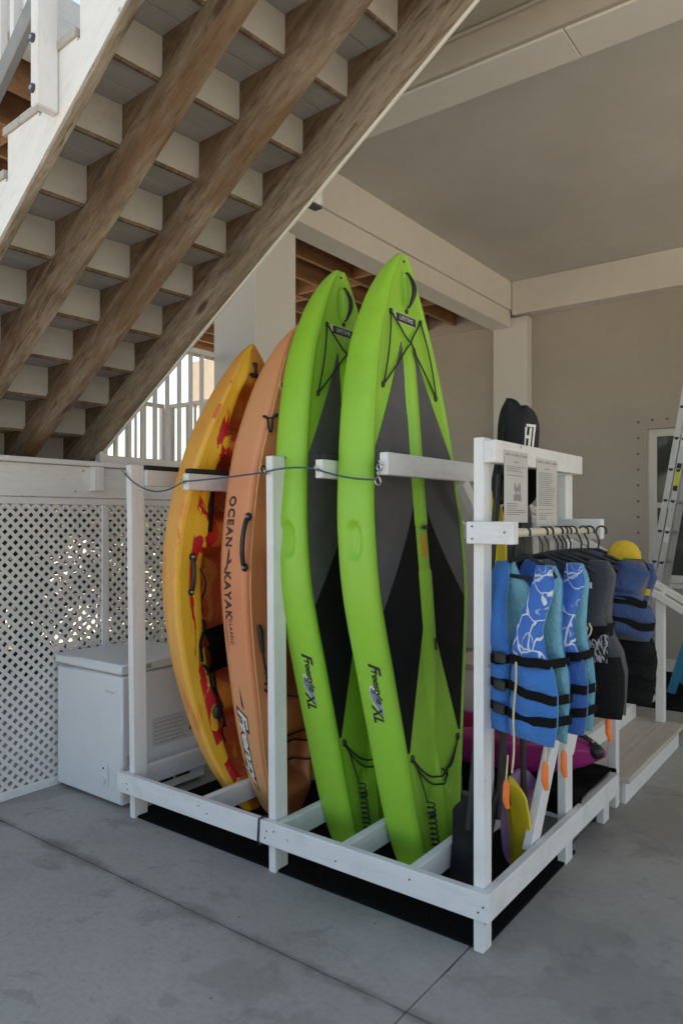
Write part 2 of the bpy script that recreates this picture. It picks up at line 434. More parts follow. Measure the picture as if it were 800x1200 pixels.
# ------------------------------------------------------------------ mesh helpers
class MB:
    def __init__(self):
        self.bm = bmesh.new()

    def box(self, lo, hi, bevel=0.0):
        return self.obox(Matrix.Translation([(a + b) / 2 for a, b in zip(lo, hi)]), [b - a for a, b in zip(lo, hi)], bevel)

    def obox(self, mat, size, bevel=0.0):
        g = bmesh.ops.create_cube(self.bm, size=1.0)
        vs = g['verts']
        bmesh.ops.scale(self.bm, vec=size, verts=vs)
        if bevel:
            es = {e for v in vs for e in v.link_edges}
            r = bmesh.ops.bevel(self.bm, geom=list(es), offset=bevel, segments=1, affect='EDGES', profile=0.5)
            vs = list({v for f in r['faces'] for v in f.verts} | {v for v in vs if v.is_valid})
        bmesh.ops.transform(self.bm, matrix=mat, verts=vs)
        return self

    def beam(self, a, b, wx, wz, up=(0, 0, 1), bevel=0.0):
        """bar from a to b, wx across, wz along 'up'"""
        a, b = Vector(a), Vector(b)
        d = (b - a)
        L = d.length
        d.normalize()
        u = Vector(up)
        x = u.cross(d)
        x.normalize()
        u = d.cross(x)
        m = Matrix((x, u, d)).transposed().to_4x4()
        m.translation = (a + b) / 2
        return self.obox(m, (wx, wz, L), bevel)

    def prism(self, poly, y0, y1, axis='Y'):
        """poly of (x,z) pairs pulled along Y (or (y,z) along X, (x,y) along Z)"""
        def P(p, t):
            return {'Y': (p[0], t, p[1]), 'X': (t, p[0], p[1]), 'Z': (p[0], p[1], t)}[axis]
        a = [self.bm.verts.new(P(p, y0)) for p in poly]
        b = [self.bm.verts.new(P(p, y1)) for p in poly]
        self.bm.faces.new(a)
        self.bm.faces.new(b[::-1])
        n = len(poly)
        for i in range(n):
            self.bm.faces.new((a[i], b[i], b[(i + 1) % n], a[(i + 1) % n]))
        return self

    def tube(self, pts, r, n=8, closed=False):
        pts = [Vector(p) for p in pts]
        k = len(pts)
        rr = r if isinstance(r, (list, tuple)) else [r] * k
        rings = []
        prev = None
        for i, p in enumerate(pts):
            a = pts[(i - 1) % k] if (closed or i) else p
            c = pts[(i + 1) % k] if (closed or i < k - 1) else p
            d = (c - a).normalized()
            if prev is None:
                u = Vector((0, 0, 1)) if abs(d.z) < 0.9 else Vector((1, 0, 0))
                u = (u - d * u.dot(d)).normalized()
            else:
                u = (prev - d * prev.dot(d))
                u = u.normalized() if u.length > 1e-6 else d.orthogonal().normalized()
            prev = u
            v = d.cross(u)
            rings.append([self.bm.verts.new(p + (u * math.cos(2 * math.pi * j / n) + v * math.sin(2 * math.pi * j / n)) * rr[i]) for j in range(n)])
        self.skin(rings, True, closed)
        if not closed:
            self.bm.faces.new(rings[0][::-1])
            self.bm.faces.new(rings[-1])
        return self

    def skin(self, rings, ring_closed=True, closed=False, mi=0):
        n = len(rings[0])
        k = len(rings)
        out = []
        for i in range(k if closed else k - 1):
            a, b = rings[i], rings[(i + 1) % k]
            for j in range(n if ring_closed else n - 1):
                q = (a[j], a[(j + 1) % n], b[(j + 1) % n], b[j])
                q = list(dict.fromkeys(q))
                if len(q) > 2:
                    try:
                        f = self.bm.faces.new(q)
                        f.material_index = mi
                        out.append(f)
                    except ValueError:
                        pass
        return out

    def cyl(self, a, b, r, n=16):
        return self.tube([a, b], r, n)

    def ball(self, c, r, n=10, scale=(1, 1, 1)):
        g = bmesh.ops.create_uvsphere(self.bm, u_segments=n, v_segments=max(4, n // 2), radius=r)
        bmesh.ops.scale(self.bm, vec=scale, verts=g['verts'])
        bmesh.ops.translate(self.bm, vec=c, verts=g['verts'])
        return self

    def torus(self, c, Rr, r, normal=(0, 1, 0), n=16, m=6):
        nrm = Vector(normal).normalized()
        u = nrm.orthogonal().normalized()
        v = nrm.cross(u)
        c = Vector(c)
        return self.tube([c + (u * math.cos(2 * math.pi * i / n) + v * math.sin(2 * math.pi * i / n)) * Rr for i in range(n)], r, m, True)

    def build(self, name, mat, parent=None, smooth=False, keep_origin=False):
        bm = self.bm
        bmesh.ops.recalc_face_normals(bm, faces=bm.faces)
        return link_bm(name, bm, mat, parent, smooth, keep_origin)


def wloc(o):
    v = Vector((0, 0, 0))
    while o:
        v += o.location
        o = o.parent
    return v


def link_bm(name, bm, mat, parent=None, smooth=False, keep_origin=False):
    me = bpy.data.meshes.new(name)
    if keep_origin:
        c = wloc(parent) if parent else Vector((0, 0, 0))
    else:
        xs = [v.co for v in bm.verts]
        lo = Vector([min(p[i] for p in xs) for i in range(3)])
        hi = Vector([max(p[i] for p in xs) for i in range(3)])
        c = (lo + hi) / 2
    bmesh.ops.translate(bm, vec=-c, verts=bm.verts)
    bm.to_mesh(me)
    bm.free()
    for m in (mat if isinstance(mat, (list, tuple)) else [mat]):
        me.materials.append(m)
    if smooth:
        me.polygons.foreach_set('use_smooth', [True] * len(me.polygons))
        if smooth != 'all':
            try:
                me.set_sharp_from_angle(angle=R(38))
            except Exception:
                pass
    o = bpy.data.objects.new(name, me)
    COL.objects.link(o)
    o.location = c
    if parent:
        o.parent = parent
        o.location = c - wloc(parent)
    return o


def tag(o, label=None, cat=None, group=None, kind=None):
    if label:
        o['label'] = label
    if cat:
        o['category'] = cat
    if group:
        o['group'] = group
    if kind:
        o['kind'] = kind
    return o


def thing(name, label, cat, loc=(0, 0, 0), group=None):
    o = bpy.data.objects.new(name, None)
    o.empty_display_size = 0.1
    COL.objects.link(o)
    o.location = loc
    return tag(o, label, cat, group)


def copy_tree(o, parent=None):
    c = o.copy()
    COL.objects.link(c)
    c.parent = parent
    for ch in list(o.children):
        copy_tree(ch, c)
    return c


def lerp_tab(tab, x):
    if x <= tab[0][0]:
        return tab[0][1]
    for i in range(len(tab) - 1):
        (x0, y0), (x1, y1) = tab[i], tab[i + 1]
        if x <= x1:
            # monotone-ish cubic through neighbours
            m0 = (y1 - tab[i - 1][1]) / (x1 - tab[i - 1][0]) if i > 0 else (y1 - y0) / (x1 - x0)
            m1 = (tab[i + 2][1] - y0) / (tab[i + 2][0] - x0) if i + 2 < len(tab) else (y1 - y0) / (x1 - x0)
            h = x1 - x0
            t = (x - x0) / h
            return (2 * t**3 - 3 * t**2 + 1) * y0 + (t**3 - 2 * t**2 + t) * h * m0 + (-2 * t**3 + 3 * t**2) * y1 + (t**3 - t**2) * h * m1
    return tab[-1][1]


def lin(tab, x):
    if x <= tab[0][0]:
        return tab[0][1]
    for (x0, y0), (x1, y1) in zip(tab, tab[1:]):
        if x <= x1:
            return y0 + (y1 - y0) * (x - x0) / (x1 - x0)
    return tab[-1][1]


def text_2d(body, size=1.0, shear=0.0, space=1.0, bold=0.0):
    cu = bpy.data.curves.new('lettering', 'FONT')
    cu.body = body
    cu.size = size
    cu.shear = shear
    cu.space_character = space
    cu.offset = bold
    cu.align_x = 'CENTER'
    cu.align_y = 'CENTER'
    cu.resolution_u = 4
    o = bpy.data.objects.new('lettering', cu)
    COL.objects.link(o)
    bpy.context.view_layer.update()
    dg = bpy.context.evaluated_depsgraph_get()
    me = bpy.data.meshes.new_from_object(o.evaluated_get(dg))
    bpy.data.objects.remove(o)
    bm = bmesh.new()
    bm.from_mesh(me)
    bpy.data.meshes.remove(me)
    bmesh.ops.triangulate(bm, faces=bm.faces)
    return bm


def decal(bm2, f, name, mat, parent, kind=None):
    """map flat lettering (x, y) through f -> world point"""
    for v in bm2.verts:
        v.co = f(v.co.x, v.co.y)
    return link_bm(name, bm2, mat, parent)


# ------------------------------------------------------------------ floor, ground
mb = MB()
mb.box((-60, -60, -0.32), (60, 90, -0.16))
tag(mb.build('ground', M['sand']), kind='structure')
floor = thing('floor', None, None, (-1, 3, 0))
tag(floor, kind='structure')
xs = [-7.6, -4.29, -1.29, 1.71, 4.71]
ys = [-3.96, -0.94, 2.085, 5.5, 9.0]
for i in range(4):
    for j in range(4):
        x0, x1, y0, y1 = xs[i] + 0.0035, xs[i + 1] - 0.0035, ys[j] + 0.0035, ys[j + 1] - 0.0035
        n_ = 60
        edge = [(x0 + (x1 - x0) * k / n_, y0) for k in range(n_)] + [(x1, y0 + (y1 - y0) * k / n_) for k in range(n_)] + \
               [(x1 - (x1 - x0) * k / n_, y1) for k in range(n_)] + [(x0, y1 - (y1 - y0) * k / n_) for k in range(n_)]
        top = [(px_ + 0.0045 * mnoise.noise(Vector((px_ * 9, py_ * 9, i + 3 * j))), py_ + 0.0045 * mnoise.noise(Vector((px_ * 9, py_ * 9, 20 + i + 3 * j)))) for px_, py_ in edge]
        mb = MB()
        mb.prism(top, -0.12, 0.0, 'Z')
        mb.build('slab', M['concrete'], floor)
mb = MB()
mb.box((xs[0] - 0.05, ys[0] - 0.05, -0.155), (xs[-1] + 0.05, ys[-1] + 0.05, -0.008))
mb.build('joint_filler', M['joint'], floor)

# ------------------------------------------------------------------ house: wall, column, beams, ceiling
WY = 8.45
WX0, WX1, WZ0, WZ1 = -2.13, -1.05, 0.95, 2.64
wall = thing('house_wall', 'taupe stucco back wall with a white window behind the aluminium ladder', 'wall', (-1, WY, 0))
mb = MB()
for lo, hi in (((-6.6, WY, -0.1), (WX0, WY + 0.25, 4.8)), ((WX1, WY, -0.1), (4.7, WY + 0.25, 4.8)),
               ((WX0, WY, -0.1), (WX1, WY + 0.25, WZ0)), ((WX0, WY, WZ1), (WX1, WY + 0.25, 4.8))):
    mb.box(lo, hi)
bmesh.ops.remove_doubles(mb.bm, verts=mb.bm.verts, dist=0.0005)
mb.build('stucco_panel', M['stucco'], wall)
mb = MB()
mb.box((-6.6, WY - 0.035, 4.05), (-3.9, WY - 0.002, 4.5), 0.004)
mb.build('header_band', M['beam_t'], wall)
mb = MB()
mb.box((-3.44, WY - 0.02, 0.0), (4.7, WY - 0.002, 0.13), 0.003)
mb.build('baseboard', M['white_plain'], wall)
win = MB()
fy0, fy1 = WY + 0.06, WY + 0.13
fw = 0.085
win.box((WX0, fy0, WZ0), (WX0 + fw, fy1, WZ1), 0.004)
win.box((WX1 - fw, fy0, WZ0), (WX1, fy1, WZ1), 0.004)
win.box((WX0 + fw, fy0 + 0.002, WZ1 - fw), (WX1 - fw, fy1, WZ1), 0.004)
win.box((WX0 + fw, fy0 + 0.002, WZ0), (WX1 - fw, fy1, WZ0 + fw), 0.004)
wf = win.build('window', M['white_plain'], wall)
mb = MB()
mb.box((WX0 + fw, fy0 + 0.01, 1.77), (WX1 - fw, fy1 - 0.01, 1.83), 0.003)
mb.build('meeting_rail', M['white_plain'], wf)
for a, b, dy in ((WZ0 + fw, 1.772, 0.05), (1.828, WZ1 - fw, 0.03)):
    mb = MB()
    mb.box((WX0 + fw - 0.002, fy0 + dy, a), (WX1 - fw + 0.002, fy0 + dy + 0.008, b))
    mb.build('pane', M['glass_dark'], wf)
mb = MB()
mb.box((WX0 - 0.02, WY - 0.03, WZ0 - 0.05), (WX1 + 0.02, WY + 0.06, WZ0 - 0.002), 0.004)
mb.build('sill', M['white_plain'], wf)
proto = None
spots = [(-2.22, 2.72 - 0.175 * k) for k in range(11)] + [(-2.07 + 0.15 * k, 2.735) for k in range(6)]
for x, z in spots:
    if proto is None:
        mb = MB()
        mb.cyl((x, WY - 0.006, z), (x, WY + 0.004, z), 0.013, 8)
        proto = mb.build('anchor_bolt', M['dark_metal'], wall)
        base = proto.location - Vector((x, 0, z))
    else:
        o = proto.copy()
        COL.objects.link(o)
        o.parent = wall
        o.location = base + Vector((x, 0, z))

ce = MB()
ce.box((-3.64, 3.6, 4.5), (4.7, WY + 0.25, 4.75))
tag(ce.build('ceiling', M['stucco_c']), kind='structure')

mb = MB()
mb.box((-3.885, 8.30, 0), (-3.45, WY - 0.001, 4.08), 0.006)
tag(mb.build('corner_column', M['post_wrap']), 'pale square column in the far corner against the taupe wall', 'column')
col = thing('wrapped_column', 'wide pale grey column behind the kayak noses under the staircase', 'column', (-4.07, 4.3, 0))
mb = MB()
mb.box((-4.30, 4.05, 0), (-3.85, 4.53, 3.955), 0.006)
mb.build('shaft', M['post_wrap'], col)
mb = MB()
mb.box((-4.02, 4.03, 3.62), (-3.88, 4.049, 3.72), 0.003)
mb.build('bracket_plate', M['white_plain'], col)

bl = thing('long_ceiling_beam', 'pale beam running back from the wide column to the far corner column', 'beam', (-3.8, 6, 4.03))
mb = MB()
mb.box((-3.9, 3.58, 4.16), (-3.63, WY - 0.002, 4.5), 0.004)
mb.build('upper_beam', M['beam'], bl)
mb = MB()
mb.box((-3.898, 3.87, 3.96), (-3.655, 8.29, 4.158), 0.004)
mb.build('lower_board', M['beam'], bl)
mb = MB()
mb.box((-3.62, WY - 0.2, 4.1), (4.7, WY - 0.003, 4.497), 0.004)
tag(mb.build('wall_beam', M['beam']), 'pale beam along the top of the taupe back wall', 'beam')
bf = thing('front_ceiling_beam', 'pale panelled beam crossing overhead at the front edge of the ceiling', 'beam', (0, 3.7, 4.1))
for a, b in ((-3.62, -1.305), (-1.3, 1.2), (1.205, 4.7)):
    mb = MB()
    mb.box((a, 3.6, 4.1), (b, 3.87, 4.495), 0.003)
    mb.build('beam_panel', M['beam'], bf)
mb = MB()
mb.box((-3.62, 3.567, 4.112), (4.7, 3.598, 4.285), 0.002)
mb.build('fascia_board', M['beam_t'], bf)
mb = MB()
mb.box((-3.62, 3.55, 4.262), (4.7, 3.565, 4.283), 0.002)
mb.build('fascia_trim', M['beam_t'], bf)
up = thing('sun_block_storey', 'unseen taupe upper storey added above the front beam to block the sun', 'building', (0, 3.6, 4.5))
mb = MB()
mb.box((-3.62, 3.6, 4.76), (4.7, WY + 0.25, 7.8))  # out-of-view volume added to keep direct sun off the front
mb.build('wall', M['stucco'], up)

# walkway deck whose soffit closes the top of the picture
wd = thing('upper_walkway', 'taupe soffit of the upper walkway that the stairs climb to', 'deck', (1, 2.6, 4.3))
mb = MB()
mb.box((-0.93, 1.45, 4.287), (4.7, 3.566, 4.5), 0.003)
mb.build('soffit', M['beam_t'], wd)
mb = MB()
mb.box((-3.62, 2.98, 4.289), (-0.933, 3.566, 4.5), 0.003)
mb.build('soffit', M['beam_t'], wd)

# ------------------------------------------------------------------ timber deck overhead on the left
dk = thing('joisted_deck', 'brown timber deck seen from below with open joists beyond the kayaks', 'deck', (-6, 5, 4.1))
DX0, DX1, DY0, DY1 = -8.6, -3.92, 1.25, 8.4
nj = int((DX1 - DX0) / 0.4)
proto = None
jl = None
for k in range(nj + 1):
    x = -4.06 - 0.4 * k
    if proto is None:
        mb = MB()
        mb.box((x - 0.02, DY0, 4.13), (x + 0.02, DY1, 4.37), 0.003)
        proto = mb.build('joist', M['joist'], dk)
        jl = proto.location.x - x
    else:
        o = proto.copy()
        COL.objects.link(o)
        o.parent = dk
        o.location.x = jl + x
for k in range(nj):
    for r, yy in enumerate((2.2, 3.5, 4.8, 6.1, 7.4)):
        x = -4.06 - 0.4 * k
        y = yy + (0.22 if (k % 2) else 0) + 0.03 * ((k * 7 + r * 3) % 4)
        mb = MB()
        mb.box((x - 0.379, y, 4.14), (x - 0.021, y + 0.038, 4.36), 0.002)
        mb.build('blocking', M['joist_x'], dk)
y = DY0
while y < DY1:
    mb = MB()
    mb.box((DX0 - 0.1, y, 4.372), (DX1, y + 0.136, 4.405))
    mb.build('deck_board', M['deckboard'], dk)
    y += 0.141
mb = MB()
mb.box((DX1 + 0.003, 1.2, 4.25), (-3.76, 3.57, 4.64), 0.004)
mb.build('rim_beam', M['white_d'], dk)
mb = MB()
mb.box((DX0 - 0.15, DY0 - 0.1, 4.12), (DX1, DY0 - 0.05, 4.42), 0.004)
mb.build('rim_beam', M['white_h'], dk)

# ------------------------------------------------------------------ landing deck and guard rails
LZ = 2.0
ld = thing('landing_deck', 'white edged landing deck above the lattice where the stairs start', 'deck', (-5.3, 3, 2.0))
mb = MB()
mb.box((-4.16, 0.9, 1.785), (-4.11, 4.049, 1.985), 0.004)
mb.build('rim_beam', M['white_d'], ld)
mb = MB()
mb.box((-4.30, 0.9, 1.987), (-4.07, 4.045, 2.018), 0.004)
mb.build('ledge_board', M['white_d'], ld)
y = 0.9
while y < 5.6:
    mb = MB()
    x1 = -4.302 if y < 4.05 else -4.31
    mb.box((-6.7, y, 1.96), (x1, y + 0.136, 1.992))
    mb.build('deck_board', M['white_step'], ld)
    y += 0.141
for x in (-4.7, -5.3, -5.9, -6.5):
    mb = MB()
    mb.box((x - 0.02, 0.9, 1.74), (x + 0.02, 5.6, 1.957))
    mb.build('joist', M['white_d'], ld)
mb = MB()
mb.box((-4.108, 2.79, 1.83), (-4.05, 2.86, 1.984), 0.003)
mb.build('wood_block', M['white'], ld)


def guard(label, a, b, z0, z1, spacing, size, group='white guard rails round the landing', low=0.07, posts=(0, 1)):
    a, b = Vector(a), Vector(b)
    t = thing('guard_rail', label, 'railing', ((a.x + b.x) / 2, (a.y + b.y) / 2, z0), group)
    A0 = Vector((a.x, a.y, z1)); B0 = Vector((b.x, b.y, z1))
    MB().beam(A0, B0, 0.075, 0.04, bevel=0.004).build('top_rail', M['white_plain'], t)
    MB().beam(A0 - Vector((0, 0, z1 - z0 - low)), B0 - Vector((0, 0, z1 - z0 - low)), 0.04, 0.06, bevel=0.004).build('bottom_rail', M['white_plain'], t)
    n = int((b - a).length / spacing)
    pr = None
    for k in range(1, n):
        p = a + (b - a) * (k / n)
        if pr is None:
            m = MB()
            m.box((p.x - size / 2, p.y - size / 2, z0 + low + 0.03), (p.x + size / 2, p.y + size / 2, z1 - 0.02))
            pr = m.build('baluster', M['white_plain'], t)
            off = pr.location - Vector((p.x, p.y, 0))
        else:
            o = pr.copy()
            COL.objects.link(o)
            o.parent = t
            o.location = off + Vector((p.x, p.y, 0))
    for p in [(a, b)[i_] for i_ in posts]:
        m = MB()
        m.box((p.x - 0.028, p.y - 0.028, z0), (p.x + 0.028, p.y + 0.028, z1 - 0.021), 0.004)
        m.build('newel_post', M['white_plain'], t)
    return t


guard('white guard rail with square balusters between the stairs and the wide column', (-4.25, 2.98, 0), (-4.25, 3.99, 0), 2.02, 2.93, 0.112, 0.024, low=0.031, posts=(0,))
guard('far white guard rail at the outer edge of the landing against the sky', (-6.62, 0.95, 0), (-6.62, 5.45, 0), 1.993, 2.93, 0.125, 0.022)
guard('short white guard rail closing the far end of the landing', (-6.55, 5.52, 0), (-4.45, 5.52, 0), 1.993, 2.93, 0.125, 0.022)

# ------------------------------------------------------------------ lattice fence
lf = thing('lattice_fence', 'white diagonal lattice screen under the landing behind the chest freezer', 'fence', (-4.14, 2.6, 0))
LY0, LY1, LZ0, LZ1 = 0.95, 4.045, 0.05, 1.775


def clip_rect(poly, y0, y1, z0, z1):
    for axis, lim, sgn in ((0, y0, 1), (0, y1, -1), (1, z0, 1), (1, z1, -1)):
        out = []
        for i in range(len(poly)):
            p, q = poly[i], poly[(i + 1) % len(poly)]
            dp, dq = (p[axis] - lim) * sgn, (q[axis] - lim) * sgn
            if dp >= 0:
                out.append(p)
            if (dp >= 0) != (dq >= 0):
                s = dp / (dp - dq)
                out.append((p[0] + (q[0] - p[0]) * s, p[1] + (q[1] - p[1]) * s))
        poly = out
        if len(poly) < 3:
            return None
    return poly


PITCH = 0.066
SW = 0.0305
for dirn in (1, -1):
    c = LY0 - (LZ1 - LZ0) if dirn == 1 else LY0
    c1 = LY1 if dirn == 1 else LY1 + (LZ1 - LZ0)
    while c < c1:
        cc = c + random.uniform(-0.002, 0.002)
        z0, z1 = LZ0 - 0.2, LZ1 + 0.2
        q = [(cc + dirn * (z0 - LZ0), z0), (cc + SW + dirn * (z0 - LZ0), z0), (cc + SW + dirn * (z1 - LZ0), z1), (cc + dirn * (z1 - LZ0), z1)]
        q = clip_rect(q, LY0, LY1, LZ0, LZ1)
        if q:
            xx = -4.147 if dirn == 1 else -4.1425
            MB().prism(q, xx, xx + 0.0045, 'X').build('slat', M['lattice'], lf)
        c += PITCH
for lo, hi in (((-4.155, LY0 - 0.06, 0.0), (-4.128, LY1, 0.05)), ((-4.155, LY0 - 0.06, 1.74), (-4.130, LY1, 1.783))):
    mb = MB()
    mb.box(lo, hi, 0.003)
    mb.build('frame_rail', M['white_d'], lf)
for y in (1.25, 2.92, 3.98):
    mb = MB()
    mb.box((-4.1355, y - 0.025, 0.052), (-4.118, y + 0.025, 1.738), 0.003)
    mb.build('batten', M['white'], lf)

# ------------------------------------------------------------------ staircase
st = thing('staircase', 'overhead staircase seen from below with weathered wood stringers and white steps', 'staircase', (-2.4, 1.6, 2.0))
RUN, RISE = 0.29, 0.1762
STAIR_PIVOT = (-2.4, 1.6, 2.0)
STAIR_YAW = R(-3.85)


def stair_k(k):
    return -2.4 + RUN * k, 3.662 + RISE * k


K0, K1 = -9, 4


def zbot(x):
    return 3.2533 + STAIR_T * (x + 2.4)


def stringer_poly(top_off):
    # saw-tooth upper edge, straight lower edge, level foot on the ledge
    pts = []
    x0, z0 = stair_k(K0)
    foot = 2.02
    pts.append((x0 + 0.0, foot))
    for k in range(K0, K1 + 1):
        x, z = stair_k(k)
        pts.append((x + 0.0005, z - top_off))
        pts.append((x + RUN + 0.0005 if k == K1 else x + RUN - 0.0215, z - top_off))
        if k < K1:
            pts.append((x + RUN - 0.0215, z - top_off - 0.016))
            pts.append((x + RUN + 0.0005, z - top_off - 0.016))
    xe = stair_k(K1)[0] + RUN
    pts.append((xe, zbot(xe)))
    xf = -2.4 + (foot - 3.2533) / STAIR_T
    pts.append((xf, foot))
    return pts


TT = 0.036
mb = MB()
mb.prism(stringer_poly(TT + 0.001), 1.591, 1.636)
mb.build('stringer', M['white_stringer'], st)
THR = stair_k(0)[1] - TT - zbot(stair_k(1)[0])       # depth of solid timber below the step corners
for y, th, mt in ((1.945, 0.064, 'wood1'), (2.362, 0.064, 'wood1'), (2.776, 0.066, 'wood2')):
    xa, xb = -2.4 + (2.02 - 3.2533) / STAIR_T, stair_k(K1)[0] + RUN
    top0 = xa - (zbot(xa) + THR - 2.02) / STAIR_T
    mb = MB()
    mb.prism([(top0, 2.02), (xa, 2.02), (xb, zbot(xb)), (xb, zbot(xb) + THR)], y, y + th)
    so_ = mb.build('stringer', M[mt], st)
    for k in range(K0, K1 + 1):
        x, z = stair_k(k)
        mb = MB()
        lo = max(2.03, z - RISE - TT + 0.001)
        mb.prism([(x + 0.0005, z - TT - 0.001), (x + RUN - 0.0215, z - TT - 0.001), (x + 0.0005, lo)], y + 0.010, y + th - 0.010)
        mb.build('notch_shade_wood', M['notch_shade_wood'], so_)  # separate dark triangle shaped to read as the shaded stringer notch
# weathered batten fixed under the painted outer stringer
a = Vector((-4.4, 1.614, zbot(-4.4))); b = Vector((-1.0, 1.614, zbot(-1.0)))
nrm = Vector((STAIR_T, 0, -1)).normalized()
MB().beam(a + nrm * 0.010, b + nrm * 0.010, 0.042, 0.018, up=(-STAIR_T, 0, 1), bevel=0.003).build('edge_batten', M['wood2'], st)
a = Vector((-4.4, 2.8515, zbot(-4.4) + 0.10)); b = Vector((-1.0, 2.8515, zbot(-1.0) + 0.10))
MB().beam(a, b, 0.018, 0.19, up=(-STAIR_T, 0, 1), bevel=0.003).build('outer_skirt', M['white_stringer'], st)
for k in range(K0, K1 + 1):
    x, z = stair_k(k)
    ya, yb = 1.58, 2.885
    j = random.uniform(-0.002, 0.002)
    w1 = RUN * 0.42
    mb = MB()
    mb.box((x - 0.028, ya, z - TT), (x + w1 - 0.004, yb, z + j), 0.003)
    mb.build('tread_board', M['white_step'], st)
    mb = MB()
    mb.box((x + w1 + 0.001, ya, z - TT), (x + RUN - 0.0205, yb, z), 0.003)
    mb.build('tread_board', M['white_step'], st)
    ri = MB().box((x - 0.020, 1.602, z - RISE - TT + 0.002), (x - 0.001, yb - 0.045, z - TT - 0.0005), 0.002).build('riser', M['white_riser'], st)
    MB().box((x - 0.019, 1.64, z - RISE - TT - 0.014), (x - 0.002, yb - 0.05, z - RISE - TT + 0.0015)).build('lower_edge', M['notch_shade_wood'], ri)

# stair railing on the open side
sr = thing('stair_railing', 'white sloping stair railing with a bolted newel post at top left', 'railing', STAIR_PIVOT)


def stair_line(x, off):
    return Vector((x, 1.54, 3.662 + STAIR_T * (x + 2.4) + off))


mb = MB()
mb.box((-2.60, 1.50, 3.21), (-2.552, 1.59, 4.75), 0.006)
np_ = mb.build('newel_post', M['white'], sr)
for z in (3.275, 3.465):
    MB().cyl((-2.576, 1.4925, z), (-2.576, 1.5005, z), 0.017, 14).build('washer', M['dark_metal'], np_)
    MB().cyl((-2.576, 1.486, z), (-2.576, 1.493, z), 0.009, 6).build('bolt_head', M['metal'], np_)
MB().beam(stair_line(-4.6, 0.12), stair_line(-2.602, 0.12), 0.035, 0.085, up=(-STAIR_T, 0, 1), bevel=0.004).build('bottom_rail', M['grey_wood'], sr)
MB().beam(stair_line(-4.6, 0.97), stair_line(-2.602, 0.97), 0.07, 0.04, up=(-STAIR_T, 0, 1), bevel=0.004).build('handrail', M['white_stringer'], sr)
for k in range(14):
    x = -2.69 - 0.115 * k
    p = stair_line(x, 0.17)
    mb = MB()
    mb.box((x - 0.016, 1.524, p.z - 0.03), (x + 0.016, 1.556, p.z + 0.76), 0.003)
    mb.build('baluster', M['white'], sr)
fr = thing('stair_railing', 'white stair railing on the far side, its newel post end hanging beside the rightmost stringer', 'railing', STAIR_PIVOT)
mb = MB()
mb.box((-2.475, 2.888, 3.262), (-2.42, 2.955, 4.6), 0.005)
mb.build('newel_post', M['white'], fr)
for k_ in range(24):
    x = -2.56 - 0.11 * k_
    if x > -4.7:
        p = stair_line(x, 0.17)
        mb = MB()
        mb.box((x - 0.016, 2.905, p.z - 0.05), (x + 0.016, 2.937, p.z + 0.76), 0.003)
        mb.build('baluster', M['white'], fr)
for of_, th_, nm_ in ((0.12, 0.085, 'bottom_rail'), (0.97, 0.05, 'handrail')):
    p, q = stair_line(-4.7, of_), stair_line(-2.477, of_)
    p.y = q.y = 2.921
    MB().beam(p, q, 0.04, th_, up=(-STAIR_T, 0, 1), bevel=0.004).build(nm_, M['white_stringer'], fr)
mb = MB()
mb.box((-2.473, 2.89, 3.245), (-2.422, 2.953, 3.261), 0.002)
mb.build('steel_shoe', M['dark_metal'], fr)

for o in (st, sr, fr):
    o.rotation_euler.z = STAIR_YAW

# ------------------------------------------------------------------ chest freezer
FX0, FX1, FY0, FY1 = -4.115, -3.47, 2.565, 3.2
fz = thing('chest_freezer', 'white chest freezer against the lattice left of the kayak rack', 'freezer', (-3.8, 2.88, 0))
mb = MB()
mb.box((FX0, FY0, 0.02), (FX1, FY1, 0.752), 0.012)
mb.build('body', M['freezer'], fz, True)
mb = MB()
mb.box((FX0 + 0.008, FY0 + 0.008, 0.7525), (FX1 - 0.008, FY1 - 0.008, 0.764))
mb.build('gasket', M['freezer_grey'], fz)
mb = MB()
mb.box((FX0 - 0.006, FY0 - 0.012, 0.7645), (FX1 + 0.010, FY1, 0.822), 0.010)
mb.build('lid', M['freezer'], fz, True)
mb = MB()
mb.box((FX1 + 0.0105, FY0 + 0.05, 0.778), (FX1 + 0.016, FY0 + 0.2, 0.804), 0.002)
mb.build('lid_grip', M['freezer_grey'], fz)
mb = MB()
mb.box((-3.62, FY0 - 0.003, 0.648), (-3.535, FY0 - 0.0005, 0.662), 0.001)
mb.build('badge', M['label_grey'], fz)
mb = MB()
mb.box((-3.665, FY0 - 0.008, 0.105), (-3.59, FY0 - 0.0005, 0.245), 0.003)
pn = mb.build('control_panel', M['freezer'], fz)
MB().cyl((-3.628, FY0 - 0.022, 0.14), (-3.628, FY0 - 0.0085, 0.14), 0.022, 18).build('knob', M['freezer'], pn, True)
MB().cyl((-3.628, FY0 - 0.011, 0.21), (-3.628, FY0 - 0.0085, 0.21), 0.006, 8).build('indicator_lamp', M['black'], pn)
mb = MB()
mb.box((FX1 + 0.0005, 2.64, 0.06), (FX1 + 0.006, 3.12, 0.22), 0.002)
vg = mb.build('vent_grille', M['freezer'], fz)
for k in range(5):
    for y0, y1 in ((2.665, 2.78), (2.8, 2.93), (2.95, 3.06)):
        mb = MB()
        mb.box((FX1 + 0.0065, y0, 0.078 + k * 0.028), (FX1 + 0.009, y1, 0.092 + k * 0.028))
        mb.build('vent_slot', M['black'], vg)
mb = MB()
mb.box((FX1 + 0.0005, 2.60, 0.24), (FX1 + 0.0015, 2.69, 0.3))
mb.build('rating_sticker', M['beige_label'], fz)
mb = MB()
mb.box((FX1 + 0.0005, 2.78, 0.3), (FX1 + 0.0012, 3.12, 0.47))
ws = mb.build('warning_sticker', M['label_grey'], fz)
mb = MB()
